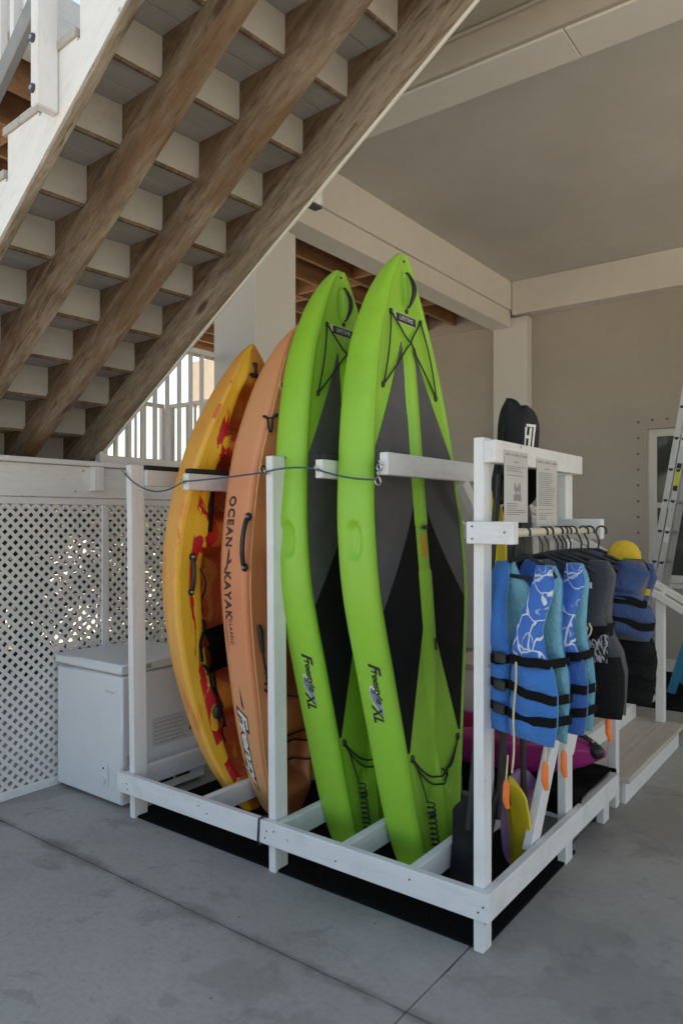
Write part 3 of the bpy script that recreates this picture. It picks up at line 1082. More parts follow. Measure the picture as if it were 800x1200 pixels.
for k in range(6):
    mb.box((FX1 + 0.0014, 2.79, 0.315 + k * 0.024), (FX1 + 0.0018, 3.04 - 0.02 * (k % 3), 0.322 + k * 0.024))
tag(mb.build('printed_lines', M['print_pale'], ws), kind='stuff')
MB().prism([(3.055, 0.345), (3.105, 0.345), (3.08, 0.39)], FX1 + 0.0014, FX1 + 0.0019, 'X').build('warning_triangle', M['red_ink'], ws)

# ------------------------------------------------------------------ kayak rack
rk = thing('kayak_rack', 'white painted timber rack holding the boards, kayaks, paddles and jackets', 'rack', (-2.3, 3.3, 0))
PX = 0.021
TOP = 1.945


def post(x, y, z1, lean=0.0, z0=0.0, dy=0.045):
    m = MB()
    m.beam((x, y, z0), (x + lean, y, z1), 0.042, 2 * dy, up=(0, 1, 0), bevel=0.003)
    return m.build('post', M['white'], rk)


fl = post(-3.335, 2.58, 1.95, -0.035)
fm = post(-2.30, 2.58, 1.945, -0.02)
fr_ = post(-1.248, 2.572, TOP + 0.015, 0.0, dy=0.0365)
mb = MB()
mb.box((-3.42, 2.497, 0.142), (-1.187, 2.533, 0.25), 0.003)
mb.build('front_rail', M['white_h'], rk)
mb = MB()
mb.box((-1.2265, 2.5345, 0.14), (-1.189, 4.14, 0.248), 0.003)
mb.build('side_rail', M['white_d'], rk)
mb = MB()
mb.box((-3.395, 2.5345, 0.14), (-3.357, 4.14, 0.248), 0.003)
mb.build('side_rail', M['white_d'], rk)
mb = MB()
mb.box((-3.356, 3.592, 0.143), (-1.2275, 3.63, 0.249), 0.003)
mb.build('rear_rail', M['white_h'], rk)
mb = MB()
mb.box((-3.356, 4.1, 0.143), (-1.2275, 4.138, 0.249), 0.003)
mb.build('rear_rail', M['white_h'], rk)
for x in (-2.76, -2.255, -1.88, -1.535):
    mb = MB()
    mb.box((x - 0.02, 2.5345, 0.143), (x + 0.02, 3.591, 0.246), 0.003)
    mb.build('floor_divider', M['white_d'], rk)
# rear posts with the top beam that carries the arms
for x in (-3.335, -2.91, -2.31, -2.03, -1.695):
    post(x, 3.545, 1.945)
pb = post(-1.25, 3.47, 1.86)
post(-1.25, 4.05, 0.139)
mb = MB()
mb.box((-3.356, 3.592, 1.845), (-1.272, 3.63, 1.935), 0.003)
mb.build('top_beam', M['white_h'], rk)


def eye(x, y, z, parent):
    m = MB()
    m.torus((x, y - 0.018, z), 0.014, 0.003, (0.5, 0.3, 0.4))
    m.cyl((x, y - 0.006, z), (x, y + 0.01, z), 0.003, 6)
    return m.build('eye_hook', M['metal'], parent, True)


EYES = []
for x, z0, z1, y0, pad in ((-3.352, 1.835, 1.925, 2.628, 1), (-2.91, 1.80, 1.885, 2.545, 1), (-2.317, 1.835, 1.925, 2.628, 1), (-2.03, 1.832, 1.915, 2.545, 1), (-1.695, 1.835, 1.93, 2.56, 0)):
    mb = MB()
    mb.box((x - 0.021, y0, z0), (x + 0.021, 3.499, z1), 0.003)
    ar = mb.build('arm', M['white_d'], rk)
    if pad:
        mb = MB()
        ys_ = y0 + 0.012 if y0 < 2.6 else y0
        mb.box((x - 0.026, ys_, z1 + 0.0005), (x + 0.026, 3.44, z1 + 0.027), 0.008)
        mb.build('foam_pad', M['foam'], ar)
    if y0 < 2.6:
        eye(x - 0.003, y0, (z0 + z1) / 2, ar)
        EYES.append((x - 0.003, y0 - 0.018, (z0 + z1) / 2))
eye(-3.385, 2.535, 1.905, fl)
eye(-2.327, 2.535, 1.87, fm)
# braces
MB().beam((-1.695, 3.26, 1.834), (-1.695, 3.498, 1.6), 0.04, 0.06, up=(0, 1, 1)).build('brace', M['white'], rk)
MB().beam((-1.2495, 3.03, 0.2), (-1.2495, 3.55, 0.99), 0.04, 0.085, up=(0, 1, -0.7), bevel=0.003).build('brace', M['white'], rk)
MB().beam((-1.2505, 3.50, 0.52), (-1.2505, 3.84, 0.99), 0.04, 0.085, up=(0, 1, -0.7), bevel=0.003).build('brace', M['white'], rk)
# sign board, peg boards and the hanging rod
mb = MB()
mb.box((-1.2265, 2.535, 1.862), (-1.176, 3.5, 1.948), 0.003)
mb.build('sign_board', M['white_d'], rk)
mb = MB()
mb.box((-1.275, 2.487, 1.556), (-1.086, 2.5345, 1.64), 0.003)
mb.build('rod_bracket', M['white_h'], rk)
mb = MB()
mb.box((-1.36, 3.377, 1.556), (-1.05, 3.4245, 1.65), 0.003)
mb.build('rod_bracket', M['white_h'], rk)
RX, RZ = -1.105, 1.598
MB().cyl((RX, 2.5355, RZ), (RX, 3.376, RZ), 0.017, 14).build('hanging_rod', M['rod'], rk, True)
for x, y, z in ((-1.21, 2.4965, 0.2), (-1.23, 2.4965, 0.175), (-2.30, 2.4965, 0.205), (-3.335, 2.4965, 0.2), (-1.9, 2.4965, 0.18), (-2.7, 2.4965, 0.19), (-2.31, 2.4965, 0.172), (-3.325, 2.4965, 0.172), (-1.53, 2.4965, 0.21), (-2.255, 2.4965, 0.215), (-2.76, 2.4965, 0.215), (-1.25, 2.4865, 1.622), (-1.25, 2.4865, 1.575), (-1.12, 2.4865, 1.6)):
    MB().cyl((x, y - 0.001, z), (x, y + 0.003, z), 0.0042, 8).build('screw_head', M['dark_metal'], rk)

# black rubber mat and the carpet on the rear shelf
mb = MB()
mb.box((-3.38, 2.553, 0.0005), (-1.236, 3.58, 0.012), 0.002)
tag(mb.build('rubber_mat', M['mat']), 'thin black rubber mat on the concrete under the kayak rack', 'mat')


def carpet():
    bm = bmesh.new()
    prof = [(3.588, 0.16), (3.584, 0.25), (3.60, 0.272), (3.75, 0.276), (3.95, 0.276), (4.12, 0.274), (4.15, 0.262), (4.155, 0.2)]
    rows = []
    nx = 90
    for i in range(nx + 1):
        x = -3.3 + 2.092 * i / nx
        row = []
        for j, (y, z) in enumerate(prof):
            w_ = 0.008 * mnoise.noise(Vector((x * 9, y * 9, z * 9))) + 0.004 * mnoise.noise(Vector((x * 40, y * 40, z * 20)))
            row.append(bm.verts.new((x + 0.006 * mnoise.noise(Vector((y * 30, x, 4))), y + w_ * (0.5 if j in (0, 1) else 0.2), z + w_ + 0.006)))
        rows.append(row)
    for a, b in zip(rows, rows[1:]):
        for j in range(len(prof) - 1):
            bm.faces.new((a[j], b[j], b[j + 1], a[j + 1]))
    g = bmesh.ops.solidify(bm, geom=bm.faces[:], thickness=0.012)
    bmesh.ops.recalc_face_normals(bm, faces=bm.faces)
    return link_bm('carpet', bm, M['carpet'], None, True)


tag(carpet(), 'black carpet draped over the low rear shelf under the magenta kayak', 'carpet')


# ------------------------------------------------------------------ green paddle boards
Z_N = [(0.02, 0.12), (0.1, 0.15), (0.33, 0.20), (0.6, 0.253), (0.93, 0.32), (1.31, 0.392), (1.6, 0.397), (1.83, 0.372), (2.06, 0.338), (2.26, 0.296), (2.47, 0.238), (2.65, 0.165), (2.8, 0.098), (2.89, 0.05), (2.935, 0.014)]
X_D = [(0.0, -1.672), (0.3, -1.698), (0.67, -1.722), (1.28, -1.765), (1.83, -1.815), (2.1, -1.837), (2.5, -1.872), (2.75, -1.888), (2.935, -1.892)]
T_B = [(0.02, 0.15), (0.2, 0.17), (0.6, 0.182), (1.3, 0.188), (2.0, 0.18), (2.4, 0.165), (2.7, 0.125), (2.85, 0.08), (2.935, 0.03)]
YC = 3.035
B_R = [(0.02, 0.04), (0.3, 0.05), (1.3, 0.055), (2.3, 0.052), (2.7, 0.05), (2.935, 0.02)]


def hw(z): return max(0.006, lerp_tab(Z_N, z))
def xd(z): return lerp_tab(X_D, z)
def tb(z): return lerp_tab(T_B, z)
def rb(z): return lerp_tab(B_R, z)


def sstep(e0, e1, x):
    t = max(0, min(1, (x - e0) / (e1 - e0)))
    return t * t * (3 - 2 * t)


def dish(r):     # 1 inside, smooth rim at r = 1
    return 1 - sstep(0.72, 1.05, r)


def ridge_h(z, v):
    """raised keel along the middle of the deck plus the tail skeg"""
    wd_ = 0.048 * sstep(2.56, 2.42, z) * 1 + 0
    h = 0
    if 0.6 < z < 2.56:
        ww = 0.05 * min(1, sstep(0.6, 1.0, z) * 0.9 + 0.1) * min(1, sstep(2.56, 2.35, z) + 0.15)
        hh = 0.03 * sstep(0.58, 0.95, z) * sstep(2.57, 2.38, z)
        if 1.40 < z < 1.62:
            hh *= 0.55
        a = abs(v) / ww
        if a < 1:
            h = hh * (1 - a * a) ** 0.5
    if z < 0.62:
        ww = 0.005 + 0.055 * sstep(0.62, 0.2, z)
        a = abs(v - 0.01) / ww
        if a < 1:
            h += 0.03 * sstep(0.62, 0.35, z) * (1 - a)
    return h


DISHES = [(0.0, 2.77, 0.03, 0.088, 0.030), (-0.072, 0.335, 0.034, 0.062, 0.020), (0.105, 0.39, 0.034, 0.062, 0.020)]


def deck_pt(v, z, off=0.0):
    x = xd(z) - 0.003 * (1 - (v / hw(z)) ** 2) + ridge_h(z, v)
    for dv, dz, rv, rz, dep in DISHES:
        x -= dep * dish(math.hypot((v - dv) / rv, (z - dz) / rz))
    return Vector((x + off, YC + v, z))


def rail_pt(th, z, side=-1, off=0.0):
    """th 0 at the deck edge, pi at the bottom edge"""
    T, b, h = tb(z), rb(z), hw(z)
    e = 0.8
    cs, sn = math.cos(th), math.sin(th)
    cx = math.copysign(abs(cs) ** e, cs)
    sy = abs(sn) ** e
    x = xd(z) + 0.007 - (T + 0.007) / 2 + (T + 0.007) / 2 * cx
    y = h + 0.003 + b * sy
    nx, ny = cx, sy
    if side == -1:
        d = 1 - sstep(0.84, 1.03, math.hypot((th - 1.45) / 0.40, (z - 1.555) / 0.085))
        x -= nx * 0.026 * d
        y -= ny * 0.026 * d
    x += nx * off
    y += ny * off
    return Vector((x, YC + side * y, z))


def board():
    root = thing('paddle_board', 'green paddle board', 'paddle board', (-1.7, YC, 0.016), 'lime green paddle boards standing in the rack')
    m = MB()
    bm = m.bm
    zs = [0.02 + 2.9 * i / 200 for i in range(201)] + [2.928, 2.934]
    ND, NR = 52, 22
    rings = []
    for z in zs:
        ring = []
        h = hw(z)
        for i in range(ND + 1):
            s_ = i / ND * 2 - 1
            v = h * s_
            ring.append(bm.verts.new(deck_pt(v, z)))
        for i in range(0, NR + 1):
            ring.append(bm.verts.new(rail_pt(math.pi * i / NR, z, 1)))
        for i in range(1, 6):
            s_ = 1 - i / 3
            ring.append(bm.verts.new((xd(z) - tb(z) - 0.004, YC + h * s_, z)))
        for i in range(NR, -1, -1):
            ring.append(bm.verts.new(rail_pt(math.pi * i / NR, z, -1)))
        rings.append(ring)
    m.skin(rings)
    for rg, flip in ((rings[0], 1), (rings[-1], 0)):
        c = sum((v.co for v in rg), Vector()) / len(rg)
        cz = bm.verts.new(c + Vector((0, 0, -0.014 if flip else 0.008)))
        for i in range(len(rg)):
            bm.faces.new((rg[i], rg[(i + 1) % len(rg)], cz))
    m.build('hull', M['green'], root, 'all')

    def pad(name, z0, z1, vin, vout, mat, n=70):
        for side in (-1, 1):
            mm = MB()
            rows = []
            for i in range(n + 1):
                z = z0 + (z1 - z0) * i / n
                a, b = vin(z), vout(z)
                if b < a + 0.002:
                    b = a + 0.002
                row = []
                for j in range(9):
                    v = side * (a + (b - a) * j / 8)
                    row.append(mm.bm.verts.new(deck_pt(v, z, 0.004)))
                row.append(mm.bm.verts.new(deck_pt(side * b, z, -0.002)))
                row.append(mm.bm.verts.new(deck_pt(side * a, z, -0.002)))
                rows.append(row)
            mm.skin(rows)
            mm.bm.faces.new(rows[0])
            mm.bm.faces.new(rows[-1][::-1])
            mm.build(name, mat, root, True)

    def b1(z):   # border between grey and black
        return 0.05 + (hw(1.25) - 0.058) * (max(0, (1.74 - z) / 0.49)) ** 1.25
    def g(z):
        return min(hw(z) - 0.008, 0.05 + (0.30) * (max(0, (2.52 - z) / 0.56)) ** 1.15)
    def g2(z):
        return 0.05 + 0.19 * max(0, (1.14 - z) / 0.56) ** 1.0
    pad('grey_pad', 1.25, 2.5, lambda z: min(b1(z), hw(z) - 0.011) if z < 1.74 else 0.05, g, M['pad_grey'])
    pad('black_pad', 0.60, 1.735, lambda z: min(g2(z), hw(z) - 0.012) if z < 1.14 else 0.05, lambda z: min(b1(z) - 0.002, hw(z) - 0.008) if z > 1.25 else hw(z) - 0.008, M['pad_black'])
    # nose: carry handle, plug, badge
    hp = [deck_pt(0.018, 2.855, 0.004)] + [deck_pt(0.024 + 0.012 * math.sin(math.pi * t / 8), 2.85 - 0.165 * t / 8, 0.012 + 0.026 * math.sin(math.pi * t / 8)) for t in range(9)] + [deck_pt(0.018, 2.68, 0.004)]
    MB().tube(hp, [0.005, 0.006, 0.008, 0.0105, 0.012, 0.0125, 0.012, 0.0105, 0.008, 0.006, 0.005], 8).build('carry_handle', M['black'], root, True)
    m = MB()
    m.ball(deck_pt(0.012, 2.662, 0.004), 0.012, 10, (0.6, 1, 1))
    m.build('plug', M['black'], root, True)
    m = MB()
    m.ball(deck_pt(0.0, 2.905, 0.004), 0.006, 8)
    m.build('nose_eyelet', M['black'], root, True)

    def plate(v0, v1, z0, z1, off, name, mat):
        mm = MB()
        rows = []
        for i in range(5):
            z = z0 + (z1 - z0) * i / 4
            row = [mm.bm.verts.new(deck_pt(v0 + (v1 - v0) * j / 6, z, off)) for j in range(7)]
            row += [mm.bm.verts.new(deck_pt(v1, z, -0.003)), mm.bm.verts.new(deck_pt(v0, z, -0.003))]
            rows.append(row)
        mm.skin(rows)
        mm.bm.faces.new(rows[0]); mm.bm.faces.new(rows[-1])
        return mm.build(name, mat, root)
    bd = plate(-0.092, 0.092, 2.594, 2.642, 0.0045, 'badge', M['ink_white'])
    mm = plate(-0.088, 0.088, 2.597, 2.639, 0.0056, 'badge_face', M['ink'])
    decal(text_2d('LIFETIME', 0.030, 0, 1.0, 0.0), lambda tx, ty: deck_pt(tx * 1.08, 2.618 + ty, 0.0068), 'badge_lettering', M['ink_white'], root)
    # deck bungees
    knots = [(-0.138, 2.63), (0.132, 2.63), (-0.248, 2.265), (0.236, 2.262)]
    for v, z in knots:
        m = MB()
        m.ball(deck_pt(v, z, 0.006), 0.0125, 8, (0.8, 0.8, 1.3))
        m.build('pad_eye', M['black'], root, True)
    def cord(a, b, sag=0.0, n=14, r=0.0042):
        pts = []
        for i in range(n + 1):
            t = i / n
            v = a[0] + (b[0] - a[0]) * t
            z = a[1] + (b[1] - a[1]) * t - sag * 4 * t * (1 - t)
            pts.append(deck_pt(v, z, 0.008 + 0.012 * math.sin(math.pi * t)))
        return MB().tube(pts, r, 6).build('bungee_cord', M['black_cord'], root, True)
    cord(knots[0], knots[2]); cord(knots[1], knots[3]); cord(knots[0], knots[3]); cord(knots[1], knots[2])
    # tail bungee, spring leash
    for v in (-0.215, 0.215):
        m = MB()
        m.ball(deck_pt(v, 0.57, 0.006), 0.014, 8, (0.8, 0.8, 1.4))
        m.build('pad_eye', M['black'], root, True)
    cord((-0.215, 0.57), (0.215, 0.57), 0.13, 18)
    cord((-0.215, 0.565), (0.215, 0.575), 0.165, 18)
    cord((0.045, 0.46), (0.085, 0.385), 0, 4)
    pts = []
    turns = 11
    pts = [deck_pt(-0.19, 0.54, 0.01), deck_pt(-0.165, 0.46, 0.016), deck_pt(-0.145, 0.40, 0.02), deck_pt(-0.14, 0.36, 0.025)]
    for i in range(turns * 10 + 1):
        t = i / (turns * 10)
        ang = 2 * math.pi * turns * t
        zz = 0.35 - 0.27 * t
        pts.append(deck_pt(-0.125 + 0.028 * t + 0.018 * math.cos(ang), zz, 0.034 + 0.018 * math.sin(ang)))
    MB().tube(pts, 0.0036, 6).build('coil_leash', M['black_cord'], root, True)
    m = MB()
    m.ball(deck_pt(-0.09, 0.29, 0.03), 0.016, 8)
    m.build('leash_clip', M['black'], root, True)
    # handle notch with sticker on the ridge
    mm = MB()
    mm.beam(deck_pt(0.0, 1.60, 0.010), deck_pt(0.0, 1.618, 0.010), 0.045, 0.004, up=(1, 0, 0)).build('notch', M['black'], root)
    rows = []
    mm = MB()
    for i in range(6):
        z = 1.47 + 0.11 * i / 5
        rows.append([mm.bm.verts.new(deck_pt(-0.028 + 0.034 * j / 5, z, 0.0018)) for j in range(6)] + [mm.bm.verts.new(deck_pt(-0.028 + 0.034 * j / 5, z, 0.0006)) for j in (5, 0)])
    mm.skin(rows)
    mm.build('orange_sticker', M['sticker_orange'], root)
    m = MB()
    m.beam(deck_pt(0.0, 1.03, 0.008), deck_pt(0.0, 1.085, 0.008), 0.013, 0.004, up=(1, 0, 0)).build('notch', M['black'], root)

    # lettering down the near rail
    def on_rail(zc, thc, off):
        return lambda tx, ty: rail_pt(thc - ty / 0.12, zc - tx, -1, off)
    decal(text_2d('F', 0.088, 0.25, 0.8, 0.003), on_rail(0.998, 1.30, 0.0022), 'lettering', M['ink'], root)
    decal(text_2d('reestyle', 0.054, 0.2, 0.9, 0.0012), on_rail(0.91, 1.33, 0.0022), 'lettering', M['ink'], root)
    decal(text_2d('XL', 0.064, 0.25, 1.0, 0.002), on_rail(0.782, 1.5, 0.0022), 'lettering', M['ink'], root)
    # flat fish-shaped mark: outline in white, body grey-blue
    for sc_, off, mt in ((1.0, 0.0012, 'ink_white'), (0.86, 0.0018, 'ink_grey')):
        bm2 = bmesh.new()
        nseg = 18
        prev = None
        for i in range(nseg + 1):
            t = i / nseg
            wv = 0.021 * math.sin(math.pi * t ** 0.8) * sc_ + 0.0003
            cx = (t - 0.5) * 0.155 * sc_
            cy = -0.008 + 0.03 * (t - 0.5) * 1.2
            pr = [bm2.verts.new((cx, cy - wv, 0)), bm2.verts.new((cx, cy, 0)), bm2.verts.new((cx, cy + wv, 0))]
            if prev:
                for q in range(2):
                    bm2.faces.new((prev[q], pr[q], pr[q + 1], prev[q + 1]))
            prev = pr
        decal(bm2, on_rail(0.838, 1.36, off), 'fin_mark', M[mt], root)
    return root


b2 = board()
b1_ = copy_tree(b2)
b1_.location.x -= 0.388
b1_.location.y += 0.008
b2['label'] = 'front lime green paddle board beside the paddles, its whole grey and black deck pad showing'
b1_['label'] = 'lime green paddle board beside the orange kayak, half hidden behind its twin'


# ------------------------------------------------------------------ sit-on-top kayaks
SECT = [(0, 0), (0.35, 0.0), (0.62, 0.02), (0.80, 0.09), (0.90, 0.26), (0.945, 0.50), (0.985, 0.76), (1.0, 0.88), (0.985, 0.96), (0.93, 1.0), (0.80, 1.03), (0.68, 1.07), (0.60, 1.06), (0.56, 0.95), (0.50, 0.62), (0.40, 0.50), (0.2, 0.48), (0.0, 0.48)]
CROWN = [0, 0, 0, 0, 0, 0, 0, 0, 0, 0, 1.06, 1.14, 1.18, 1.21, 1.24, 1.26, 1.28, 1.28]


def kayak(name, label, prof, mat, cat='kayak', group=None, nz=120, loc=(0, 0, 0)):
    L0, L1 = prof['W'][0][0], prof['W'][-1][0]
    yc = prof['yc']
    W = lambda z: max(0.004, lerp_tab(prof['W'], z))
    H = lambda z: max(0.01, lerp_tab(prof['H'], z))
    XH = lambda z: lerp_tab(prof['X'], z)
    wells = prof['wells']

    def cock(z):
        c = 0
        for a, b in wells:
            c = max(c, sstep(a, a + 0.10, z) * sstep(b, b - 0.10, z))
        return c

    def pt(q, z, side=-1, off=0.0):
        """q in section index units 0..17 (fractional)"""
        c = cock(z)
        def raw(q_):
            q_ = max(0, min(17, q_))
            i = min(16, int(q_))
            f = q_ - i
            def g(j):
                v, h = SECT[j]
                if j >= 10:
                    h = CROWN[j] * (1 - c) * 0.98 + h * c if j > 12 else h * c + (1 - c) * CROWN[j]
                return v, h
            (v0, h0), (v1, h1) = g(i), g(i + 1)
            return Vector((XH(z) + (h0 + (h1 - h0) * f) * H(z), yc + side * (v0 + (v1 - v0) * f) * W(z), z))
        p = raw(q)
        if off:
            t = raw(q + 0.3) - raw(q - 0.3)
            n = Vector((t.y, -t.x, 0)) * (-1 if side == 1 else 1)
            n.normalize()
            p = p + n * off
        return p
    root = thing(name, label, cat, (XH(0.3), yc, 0.016), group)
    m = MB()
    bm = m.bm
    uvl = bm.loops.layers.uv.new('UVMap')
    qn = 17 * 3
    rings, meta = [], {}
    for i in range(nz + 1):
        t = i / nz
        t = 0.5 - 0.5 * math.cos(math.pi * t) if False else t
        z = L0 + (L1 - L0) * t
        ring = []
        for side in (-1, 1):
            qs = range(qn, -1, -1) if side == -1 else range(1, qn)
            for k in qs:
                v = bm.verts.new(pt(k / 3, z, side))
                meta[v] = (k / qn, t)
                ring.append(v)
        rings.append(ring)
    m.skin(rings)
    for rg, dz, tt in ((rings[0], -0.012, 0), (rings[-1], 0.012, 1)):
        c = sum((v.co for v in rg), Vector()) / len(rg) + Vector((0, 0, dz))
        cv = bm.verts.new(c)
        meta[cv] = (0.3, tt)
        for i in range(len(rg)):
            bm.faces.new((rg[i], rg[(i + 1) % len(rg)], cv))
    for f in bm.faces:
        for lp in f.loops:
            lp[uvl].uv = meta[lp.vert]
    m.build('hull', mat, root, 'all')
    return root, pt


def strap_handle(root, pt, q0, z0, q1, z1, side=-1, bow=0.03, r=0.011):
    pts, rad = [], []
    for i in range(15):
        t = i / 14
        pts.append(pt(q0 + (q1 - q0) * t, z0 + (z1 - z0) * t, side, 0.010 + bow * math.sin(math.pi * t) ** 0.6))
        rad.append(r * (0.75 if i in (0, 14) else 1))
    h = MB().tube(pts, rad, 8).build('side_handle', M['black'], root, True)
    for q, z in ((q0, z0), (q1, z1)):
        m = MB()
        m.ball(pt(q, z, side, 0.006), 0.02, 12, (1, 0.8, 1.1))
        m.build('handle_mount', M['black'], h, True)
        m = MB()
        m.ball(pt(q, z, side, 0.021), 0.009, 8)
        m.build('bolt_head', M['metal'], h, True)


YK = dict(yc=2.98,
          W=[(0.03, 0.05), (0.12, 0.13), (0.3, 0.22), (0.6, 0.31), (0.95, 0.375), (1.35, 0.395), (1.7, 0.37), (2.05, 0.30), (2.3, 0.21), (2.48, 0.125), (2.58, 0.06), (2.62, 0.015)],
          X=[(0.03, -2.90), (0.15, -2.965), (0.35, -3.06), (0.6, -3.135), (0.95, -3.21), (1.35, -3.25), (1.75, -3.215), (2.15, -3.12), (2.4, -3.01), (2.55, -2.925), (2.62, -2.875)],
          H=[(0.03, 0.06), (0.2, 0.13), (0.6, 0.17), (1.0, 0.205), (1.4, 0.225), (1.9, 0.235), (2.2, 0.22), (2.45, 0.15), (2.62, 0.03)],
          wells=[(0.22, 0.62), (0.72, 1.52), (1.62, 2.02), (2.08, 2.42)])
ky, py_ = kayak('kayak', 'yellow and red marbled sit-on-top kayak at the left end of the rack', YK, M['k_yellow'], group='kayaks standing on end in the rack')
strap_handle(ky, py_, 10.2, 1.445, 10.2, 1.255, bow=0.03)
# bow toggle
m = MB()
m.tube([py_(15.5, 2.49, -1, 0.012), py_(15.5, 2.44, -1, 0.016)], 0.008, 8)
m.build('toggle_cord', M['black'], ky, True)
m = MB()
p = py_(15.5, 2.435, -1, 0.02)
m.tube([p + Vector((0, -0.05, 0)), p + Vector((0, -0.03, 0)), p + Vector((0, 0.03, 0)), p + Vector((0, 0.05, 0))], [0.009, 0.014, 0.014, 0.009], 8)
m.build('toggle_grip', M['black'], ky, True)
m = MB()
m.ball(py_(15.5, 2.50, -1, 0.006), 0.017, 8)
m.build('pad_eye', M['black'], ky, True)
# paddle keeper strap, seat back, straps
m = MB()
m.tube([py_(12.3, 1.80, -1, 0.012), py_(12.4, 1.58, -1, 0.012)], 0.011, 8)
m.build('rim_strap', M['webbing'], ky, True)
sb = MB()
rows = []
for i in range(9):
    z = 0.80 + 0.24 * i / 8
    rows.append([sb.bm.verts.new(Vector((py_(11, z).x + 0.02 + 0.06 * math.sin(math.pi * i / 8) + o_, 2.98 - 0.25 + 0.5 * j / 10, z + 0.03 * math.sin(math.pi * j / 10)))) for j in range(11) for o_ in (0,)])
f1 = sb.skin(rows, False)
bmesh.ops.solidify(sb.bm, geom=sb.bm.faces[:], thickness=0.035)
sb.build('seat_back', M['webbing'], ky, True)
for za, zb, qa, qb in ((1.1, 0.88, 11.5, 10.5), (0.86, 0.62, 10.8, 12.5), (0.95, 0.5, 12.2, 13)):
    pts = [py_(qa + (qb - qa) * t / 8, za + (zb - za) * t / 8, -1, 0.022 + 0.015 * math.sin(t)) for t in range(9)]
    MB().tube(pts, 0.008, 6).build('seat_strap', M['webbing'], ky, True)
for z0_, z1_ in ((0.62, 0.4), (0.6, 0.52), (1.38, 1.12)):
    pts = [py_(11 + 4 * t / 10, z0_ + (z1_ - z0_) * t / 10, -1, 0.03) for t in range(11)]
    MB().tube(pts, 0.005, 6).build('bungee_cord', M['black_cord'], ky, True)
m = MB()
m.ball(py_(11.5, 0.6, -1, 0.02), 0.03, 8, (0.8, 1, 1.4))
m.build('buckle', M['black'], ky, True)
# line moulded along the flank
pts = [py_(8.8, 0.12 + 2.4 * t / 60, -1, 0.0) for t in range(61)]
MB().tube(pts, 0.0045, 5).build('seam_line', M['k_yellow'], ky, True)

OK_ = dict(yc=2.99,
           W=[(0.03, 0.06), (0.12, 0.14), (0.37, 0.225), (0.7, 0.31), (1.0, 0.36), (1.35, 0.385), (1.7, 0.365), (2.03, 0.315), (2.3, 0.225), (2.5, 0.14), (2.63, 0.065), (2.68, 0.015)],
           X=[(0.03, -2.67), (0.12, -2.71), (0.37, -2.775), (0.9, -2.80), (1.35, -2.82), (1.8, -2.80), (2.1, -2.765), (2.4, -2.70), (2.58, -2.61), (2.68, -2.53)],
           H=[(0.03, 0.09), (0.2, 0.17), (0.6, 0.25), (1.0, 0.275), (1.4, 0.29), (1.9, 0.285), (2.2, 0.265), (2.45, 0.19), (2.68, 0.03)],
           wells=[(0.2, 0.55), (0.68, 1.55), (1.66, 2.4)])
ko, po_ = kayak('kayak', 'faded orange sit-on-top kayak with a black side handle, second from the left', OK_, M['k_orange'], group='kayaks standing on end in the rack')
strap_handle(ko, po_, 7.75, 1.66, 7.75, 1.41, bow=0.034, r=0.012)


def knot(root, pt, q, z, s=0.03):
    m = MB()
    c = pt(q, z, -1, 0.02)
    pts = []
    for i in range(41):
        a = 2 * math.pi * i / 40
        pts.append(c + Vector((s * (math.sin(a) + 0.5 * math.sin(2 * a)), 0.3 * s * math.sin(3 * a) - 0.01, s * (math.cos(a) - 0.6 * math.cos(2 * a)))))
    m.tube(pts[:-1], 0.0055, 6, True)
    return m.build('cord_knot', M['black_cord'], root, True)


def pad_eye(root, pt, q, z, ring=True):
    m = MB()
    m.ball(pt(q, z, -1, 0.001), 0.024, 10, (0.5, 0.7, 1.1))
    m.build('eye_recess', M['k_orange'], root, True)
    m = MB()
    m.torus(pt(q, z, -1, 0.012), 0.014, 0.004, (1, 0.2, 0))
    m.build('pad_eye', M['black'], root, True)


pad_eye(ko, po_, 9.5, 2.33)
knot(ko, po_, 8.9, 2.14, 0.034)
pad_eye(ko, po_, 9.2, 1.9)
pad_eye(ko, po_, 10.5, 0.63)
for a, b in (((9.6, 1.12), (9.9, 0.98)),):
    m = MB()
    m.tube([po_(a[0], a[1], -1, 0.012), po_(a[0] + 0.1, a[1] - 0.03, -1, 0.02), po_(b[0], b[1], -1, 0.014)], [0.012, 0.015, 0.010], 8)
    m.build('cord_clip', M['black'], ko, True)
pts = [po_(9.9 + 0.5 * t / 20, 0.98 - 0.26 * t / 20, -1, 0.016 + 0.004 * math.sin(t * 3)) for t in range(21)]
MB().tube(pts, 0.006, 6).build('bungee_cord', M['black_cord'], ko, True)
m = MB()
m.torus(po_(10.0, 0.80, -1, 0.012), 0.02, 0.006, (0.3, 1, 0))
m.build('cord_lock', M['black'], ko, True)
for za, zb, sg in ((0.5, 0.42, -0.06), (0.42, 0.5, 0.03), (0.3, 0.32, -0.04), (0.75, 0.7, 0.02)):
    pts = [po_(11 + 6 * t / 12, za + (zb - za) * t / 12 + sg * math.sin(math.pi * t / 12), -1, 0.03) for t in range(13)] + \
          [po_(17 - 6 * t / 12, zb + 0.02 * t / 12, 1, 0.03) for t in range(1, 13)]
    MB().tube(pts, 0.005, 6).build('bungee_cord', M['black_cord'], ko, True)
pts = [po_(9.0, 0.10 + 2.4 * t / 60, -1, 0.0) for t in range(61)]
MB().tube(pts, 0.004, 5).build('seam_line', M['k_orange'], ko, True)


def on_flank(pt, zc, qc, scale, off=0.003, slope=0.0, squash=1.0):
    return lambda tx, ty: pt(qc + ty * scale + slope * tx, zc - tx * squash, -1, off)


